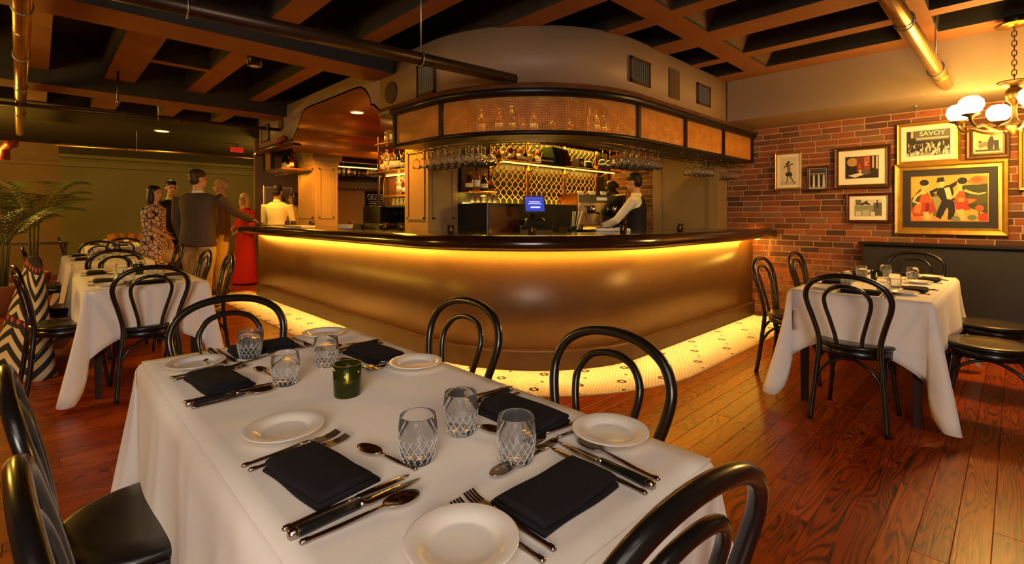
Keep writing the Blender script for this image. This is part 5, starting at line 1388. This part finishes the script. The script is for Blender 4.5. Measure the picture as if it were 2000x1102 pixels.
# ------------------------------------------------------------------ kilim coat over a chair
vs, fs, uvs = [], [], []
nu, nv = 30, 16
for j in range(nv+1):
    v = j/nv
    for i in range(nu+1):
        u = i/nu; a = -PI*.62+PI*1.24*u          # wraps round the chair back
        w_ = .27+.26*v**.9; dpt = .06+.22*v**1.0
        x = w_*math.sin(a); y = -dpt*math.cos(a)
        zz = .90-.06*abs(math.sin(a))**3-(.84)*v
        fold = .02*math.sin(u*22)*v
        vs.append((x*(1+fold), y*(1+fold*2), zz)); uvs.append((u*1.3, v*.95))
for j in range(nv):
    for i in range(nu): k = j*(nu+1)+i; fs.append((k, k+1, k+nu+2, k+nu+1))
top = len(vs); vs.append((0,.0,.905)); uvs.append((.65,0))
fs += [(i+1, i, top) for i in range(nu)]
me = bpy.data.meshes.new('kilim_coat'); me.from_pydata(vs, [], fs); me.materials.append(MATS['kilim']); uv_set(me, uvs); me.polygons.foreach_set('use_smooth', [True]*len(fs))
t = thing('kilim_coat', 'long black and cream kilim coat draped over a chair back at left', 'coat', (-5.62,.0,0))
o = put('body', me, t); o.modifiers.new('t','SOLIDIFY').thickness = .006
# ------------------------------------------------------------------ people
def ering(cx, cy, z, rx, ry, n=20, p=2.3):
    out = []
    for i in range(n):
        a = 2*PI*i/n; c, s = math.cos(a), math.sin(a)
        out.append((cx+rx*math.copysign(abs(c)**(2/p), c), cy+ry*math.copysign(abs(s)**(2/p), s), z))
    return out
def hand(mb, w_, d, n, r=.0085):
    """palm and five fingers at wrist w_, pointing along d, palm normal n"""
    w_, d = Vector(w_), Vector(d).normalized(); n = Vector(n); n = (n-d*n.dot(d)).normalized(); s = d.cross(n)
    mb.loft([[w_+d*q+s*a*wd+n*b*th for a, b in ((-1,-.6),(0,-1),(1,-.6),(1,.6),(0,1),(-1,.6))] for q, wd, th in ((-.02,.026,.02),(.03,.038,.016),(.085,.040,.013))], sm=True)
    for i, (o, L) in enumerate(((-.032,.06),(-.011,.078),(.011,.084),(.032,.075))):
        b = w_+d*.08+s*o
        mb.tube([b, b+d*L*.5+n*.006, b+d*L*.95+n*.022], [r, r*.95, r*.75], 6)
    b = w_+d*.02+s*.034
    mb.tube([b, b+d*.035+s*.03+n*.008, b+d*.068+s*.034+n*.02], [.012,.010,.008], 6)
def arm_pts(sh, el, wr): return [Vector(sh), Vector(sh).lerp(Vector(el), .5), Vector(el), Vector(el).lerp(Vector(wr), .5), Vector(wr)]
def person(label, loc, rz, h=1.75, arms=None, outfit='suit', cols=None, hair='short', haircol=(40,28,20), head_yaw=0., head_pitch=0., wide=1., skin='skin', stance=.1, lean=0., beard=False):
    t = thing('person', label, 'person', loc, math.radians(rz)); k = h/1.75; t.scale = (k,)*3
    A = arms or {}
    SH = {-1: (-.195*wide, -.005, 1.415), 1: (.195*wide, -.005, 1.415)}
    AR = {}
    for s in (-1, 1):
        el, wr = A.get(s, ((s*.25*wide, -.03, 1.12), (s*.24*wide, .06, .87)))
        AR[s] = (SH[s], el, wr)
    legs = {s: [(s*.09*wide,0,.93),(s*.095*wide,.01,.72),(s*stance,.015,.49),(s*stance,-.005,.28),(s*stance,-.02,.09)] for s in (-1,1)}
    # --- body (one continuous surface)
    b = MB()
    tor = [(.93,.15,.105),(1.0,.145,.10),(1.1,.13,.095),(1.22,.145,.105),(1.33,.165,.108),(1.42,.16,.085),(1.47,.085,.065)]
    b.loft([ering(0,0,z,rx*wide,ry) for z,rx,ry in tor])
    for s in (-1,1):
        b.tube(legs[s], [.078,.074,.056,.052,.038], 12)
        b.tube([(s*stance,-.05,.035),(s*stance,.06,.035),(s*stance,.15,.022)], [.035,.04,.025], 10)
        sh, el, wr = AR[s]; b.tube(arm_pts(sh,el,wr), [.046,.043,.037,.036,.026], 10)
        d = Vector(wr)-Vector(el); hand(b, wr, d, Vector((-s,.2,0)) if abs(d.normalized().z) > .6 else Vector((0,0,-1)))
    hz = 1.635; HM = Matrix.Translation((0,.012+lean,0)) @ Matrix.Translation((0,0,1.52)) @ Matrix.Rotation(math.radians(head_yaw),4,'Z') @ Matrix.Rotation(math.radians(head_pitch),4,'X') @ Matrix.Translation((0,0,-1.52))
    b.tube([(0,-.01,1.42),(0,.0,1.5),(0,.008+lean,1.57)], [.062,.055,.056], 12)
    hb = MB(HM)
    hb.ell((0,-.012,hz+.03), .075,.096,.088, 18, 12); hb.ell((0,.02,hz-.045), .056,.068,.072, 16, 10); hb.ell((0,.05,hz-.085), .03,.03,.025, 10, 8)
    hb.ell((0,.092,hz-.012), .011,.02,.024, 8, 6); hb.ell((0,.074,hz+.028), .052,.016,.012, 10, 6)
    for s in (-1,1): hb.ell((s*.077,-.008,hz-.005), .010,.019,.03, 8, 6)
    b.add(hb.v, hb.f, 0, True)
    remesh(b.obj('body', skin, t), .0085, 2)
    for s in (-1,1): MB(HM).ell((s*.029,.078,hz+.008), .011,.009,.007, 8, 6).obj('eye', 'eye', t)
    MB(HM).ell((0,.081,hz-.058), .021,.008,.006, 10, 6).obj('mouth', 'lips', t)
    # --- hair
    hm = cm(haircol, .5); m = MB(HM)
    if hair == 'short':
        m.ell((0,-.02,hz+.055), .083,.1,.08, 18, 12); m.ell((0,-.055,hz+.0), .072,.06,.07, 14, 10)
    elif hair == 'thin':
        m.ell((0,-.05,hz+.02), .079,.066,.07, 16, 10); m.ell((0,-.02,hz+.055), .074,.085,.068, 16, 10)
    else:
        L = {'bob': -.13, 'long': -.22, 'up': -.05}[hair]
        m.ell((0,-.022,hz+.045), .087,.1,.085, 18, 12)
        for s in (-1,1): m.ell((s*.062,-.02,hz-.02+L*.3), .038,.06,.10-L*.25, 12, 10)
        m.ell((0,-.06,hz-.02+L*.35), .082,.052,.10-L*.3, 14, 10)
    remesh(m.obj('hair', hm, t), .009, 2)
    # --- clothes
    def sleeves(mb, r0, upto=1.):
        for s in (-1,1):
            p = arm_pts(*AR[s]); rr = [r0*1.12, r0, r0*.9, r0*.84, r0*.72]
            if upto < 1: p = p[:3]+[p[2].lerp(p[4], upto)]; rr = rr[:3]+[r0*.86]
            mb.tube(p, rr, 12)
    if outfit in ('suit', 'shirt', 'vest', 'blouse'):
        top = MB(); hem = .80 if outfit == 'suit' else .93; e = .026 if outfit == 'suit' else .021
        prof = [(hem,.175,.13),(.93,.17,.125),(1.05,.155,.115),(1.15,.152,.112),(1.27,.168,.118),(1.36,.182,.115),(1.425,.172,.09),(1.465,.10,.068)]
        top.loft([ering(0,-.003,z,(rx-.026+e)*wide,ry-.026+e) for z,rx,ry in prof]); sleeves(top, .062 if outfit == 'suit' else .056, .97)
        nm = {'suit':'jacket','shirt':'shirt','vest':'shirt','blouse':'blouse'}[outfit]
        remesh(top.obj(nm, cm(cols[0], .75), t), .011, 3)
        MB(Matrix.Translation((0,0,0))).lathe([(.062,1.45),(.07,1.455),(.062,1.505),(.056,1.50)], 18).obj('collar', cm(cols[2] if len(cols) > 2 else cols[0], .7), t)
        if outfit == 'vest':
            v = MB(); v.loft([ering(0,-.003,z,rx*wide,ry) for z,rx,ry in [(.90,.165,.125),(1.05,.158,.12),(1.15,.156,.117),(1.27,.172,.122),(1.36,.165,.118),(1.43,.125,.092),(1.455,.10,.074)]])
            remesh(v.obj('waistcoat', cm(cols[3], .8), t), .011, 3)
        if outfit == 'suit':
            c = MB(); c.loft([[(-.012,.095,1.46),(.012,.095,1.46),(.055,.130,1.25),(0,.138,1.10),(-.055,.130,1.25)], [(-.012,.06,1.47),(.012,.06,1.47),(.05,.10,1.25),(0,.11,1.10),(-.05,.10,1.25)]], sm=False).obj('shirt_front', cm(cols[2] if len(cols) > 2 else (225,220,210), .7), t)
            for s in (-1,1): p = Vector(AR[s][2]); d = (p-Vector(AR[s][1])).normalized(); MB().tube([p-d*.03, p+d*.006], [.034,.033], 12).obj('shirt_cuff', cm(cols[2] if len(cols) > 2 else (225,220,210), .7), t)
        tr = MB(); tr.loft([ering(0,0,z,rx*wide,ry) for z,rx,ry in [(.82,.165,.118),(.9,.168,.12),(.98,.158,.113),(1.03,.15,.108)]])
        for s in (-1,1): tr.tube([(s*.085*wide,0,.9),(s*.095*wide,.008,.72),(s*stance,.012,.49),(s*stance,-.002,.28),(s*stance,-.012,.05)], [.1,.097,.078,.068,.064], 14)
        remesh(tr.obj('trousers', cm(cols[1], .8), t), .011, 3)
    else:
        dr = MB()
        if outfit == 'dress_long': pf = [(.03,.25,.22),(.3,.225,.19),(.6,.2,.165),(.85,.18,.145),(1.0,.158,.125),(1.1,.148,.115),(1.25,.163,.127),(1.36,.175,.115),(1.43,.165,.088),(1.465,.095,.066)]
        else: pf = [(.56,.19,.16),(.75,.195,.16),(.92,.19,.15),(1.05,.172,.137),(1.15,.165,.13),(1.28,.17,.13),(1.37,.18,.118),(1.43,.168,.09),(1.465,.095,.066)]
        dr.loft([ering(0,0,z,rx*wide,ry) for z,rx,ry in pf]); sleeves(dr, .062, .25 if outfit == 'dress_long' else .5)
        remesh(dr.obj('dress', cols[0] if isinstance(cols[0], str) else cm(cols[0], .8), t), .011, 3)
    for s in (-1,1):
        MB().loft([ering(s*stance,y,z,rx,ry,12) for y,z,rx,ry in ((.03,.0,.044,.135),(.03,.02,.047,.138),(.02,.05,.042,.115),(-.02,.085,.04,.06))]).obj('shoe', cm(cols[-1] if not isinstance(cols[-1], str) else (40,26,20), .4), t)
    return t
person('man in grey-brown blazer seen from behind, one hand on the bar', (-7.45,1.5,0), 42, 1.83, {1: ((.36,.2,1.22),(.38,.5,1.13)), -1: ((-.27,-.02,1.13),(-.26,.08,.88))}, 'suit', [(70,58,50),(176,150,100),(226,220,210),(40,26,18)], 'short', (58,34,20), head_yaw=-20, wide=1.3)
person('man in dark suit and white shirt looking right between two others', (-9.25,1.5,0), -70, 1.78, {1: ((.26,.02,1.13),(.18,.2,.95))}, 'suit', [(26,22,24),(30,24,24),(232,226,216),(24,18,16)], 'short', (38,24,16), head_yaw=-15, wide=1.05)
w1 = person('woman with black bob in dark and cream printed dress holding a round bag', (-8.5,1.18,0), -35, 1.66, {1: ((.27,.03,1.16),(.30,.25,1.05)), -1: ((-.24,-.02,1.12),(-.2,.1,.92))}, 'dress', ['dress_print',(30,22,20)], 'bob', (22,16,14), head_yaw=-15)
person('older man with thin grey hair and khaki trousers behind the blazer', (-8.75,2.08,0), 160, 1.82, {1: ((.25,.05,1.13),(.1,.24,1.05))}, 'suit', [(90,56,40),(196,158,80),(220,205,190),(60,36,22)], 'thin', (196,170,136), head_yaw=10, wide=1.08)
w2 = person('blonde woman in long red dress with a name tag', (-9.7,2.68,0), -165, 1.64, {1: ((.24,.0,1.12),(.12,.2,1.05)), -1: ((-.24,.0,1.12),(-.1,.22,1.0))}, 'dress_long', [(196,26,18),(90,40,30)], 'bob', (236,190,110), head_yaw=25)
MB().bbox(-.035,.0,0,.035,.004,.045,.002).obj('name_tag', 'white_plastic', w2).location = (.07,.135,1.3)
person('person in pale shirt seen from behind at the far bar end', (-8.93,2.98,0), 48, 1.76, {1: ((.25,.05,1.13),(.16,.25,1.0)), -1: ((-.25,.05,1.13),(-.16,.25,1.0))}, 'shirt', [(232,214,160),(34,28,26),(232,214,160),(24,20,18)], 'short', (44,26,16), head_yaw=0, wide=1.05)
person('woman with white headband partly hidden by the far column', (-9.45,3.46,0), 150, 1.66, {1: ((.24,.05,1.12),(.1,.24,1.02))}, 'blouse', [(206,186,140),(34,28,26),(206,186,140),(24,20,18)], 'up', (60,36,20), head_yaw=20)
w3 = C.objects[-1].parent
MB().tube([(.086*math.cos(a),-.0,1.66+.098*math.sin(a)) for a in [PI*i/10 for i in range(11)]], .008, 6).obj('headband', 'white_plastic', w3)
person('bartender in white shirt and black waistcoat leaning over the bar at right', (-3.42,5.55,0), 112, 1.78, {1: ((.24,.16,1.14),(.16,.42,1.03)), -1: ((-.24,.2,1.16),(-.14,.46,1.04))}, 'vest', [(232,222,206),(24,20,20),(236,228,214),(22,20,22),(18,16,16)], 'short', (26,18,14), head_yaw=-10, head_pitch=-12, wide=1.06, beard=True)
# the woman's round handbag
hd = thing('handbag', 'round pale yellow handbag hanging from the printed-dress woman\'s hand', 'handbag', (-8.03,1.29,.70))
MB().lathe([(0,-.11),(.05,-.105),(.085,-.07),(.095,0),(.085,.06),(.06,.085),(0,.09)], 22).obj('bag', cm((200,160,90), .5), hd)
MB().tube(smoothpath([(-.06,0,.07),(-.05,0,.17),(0,0,.22),(.05,0,.17),(.06,0,.07)],4), .007, 6).obj('strap', cm((150,110,60), .5), hd)
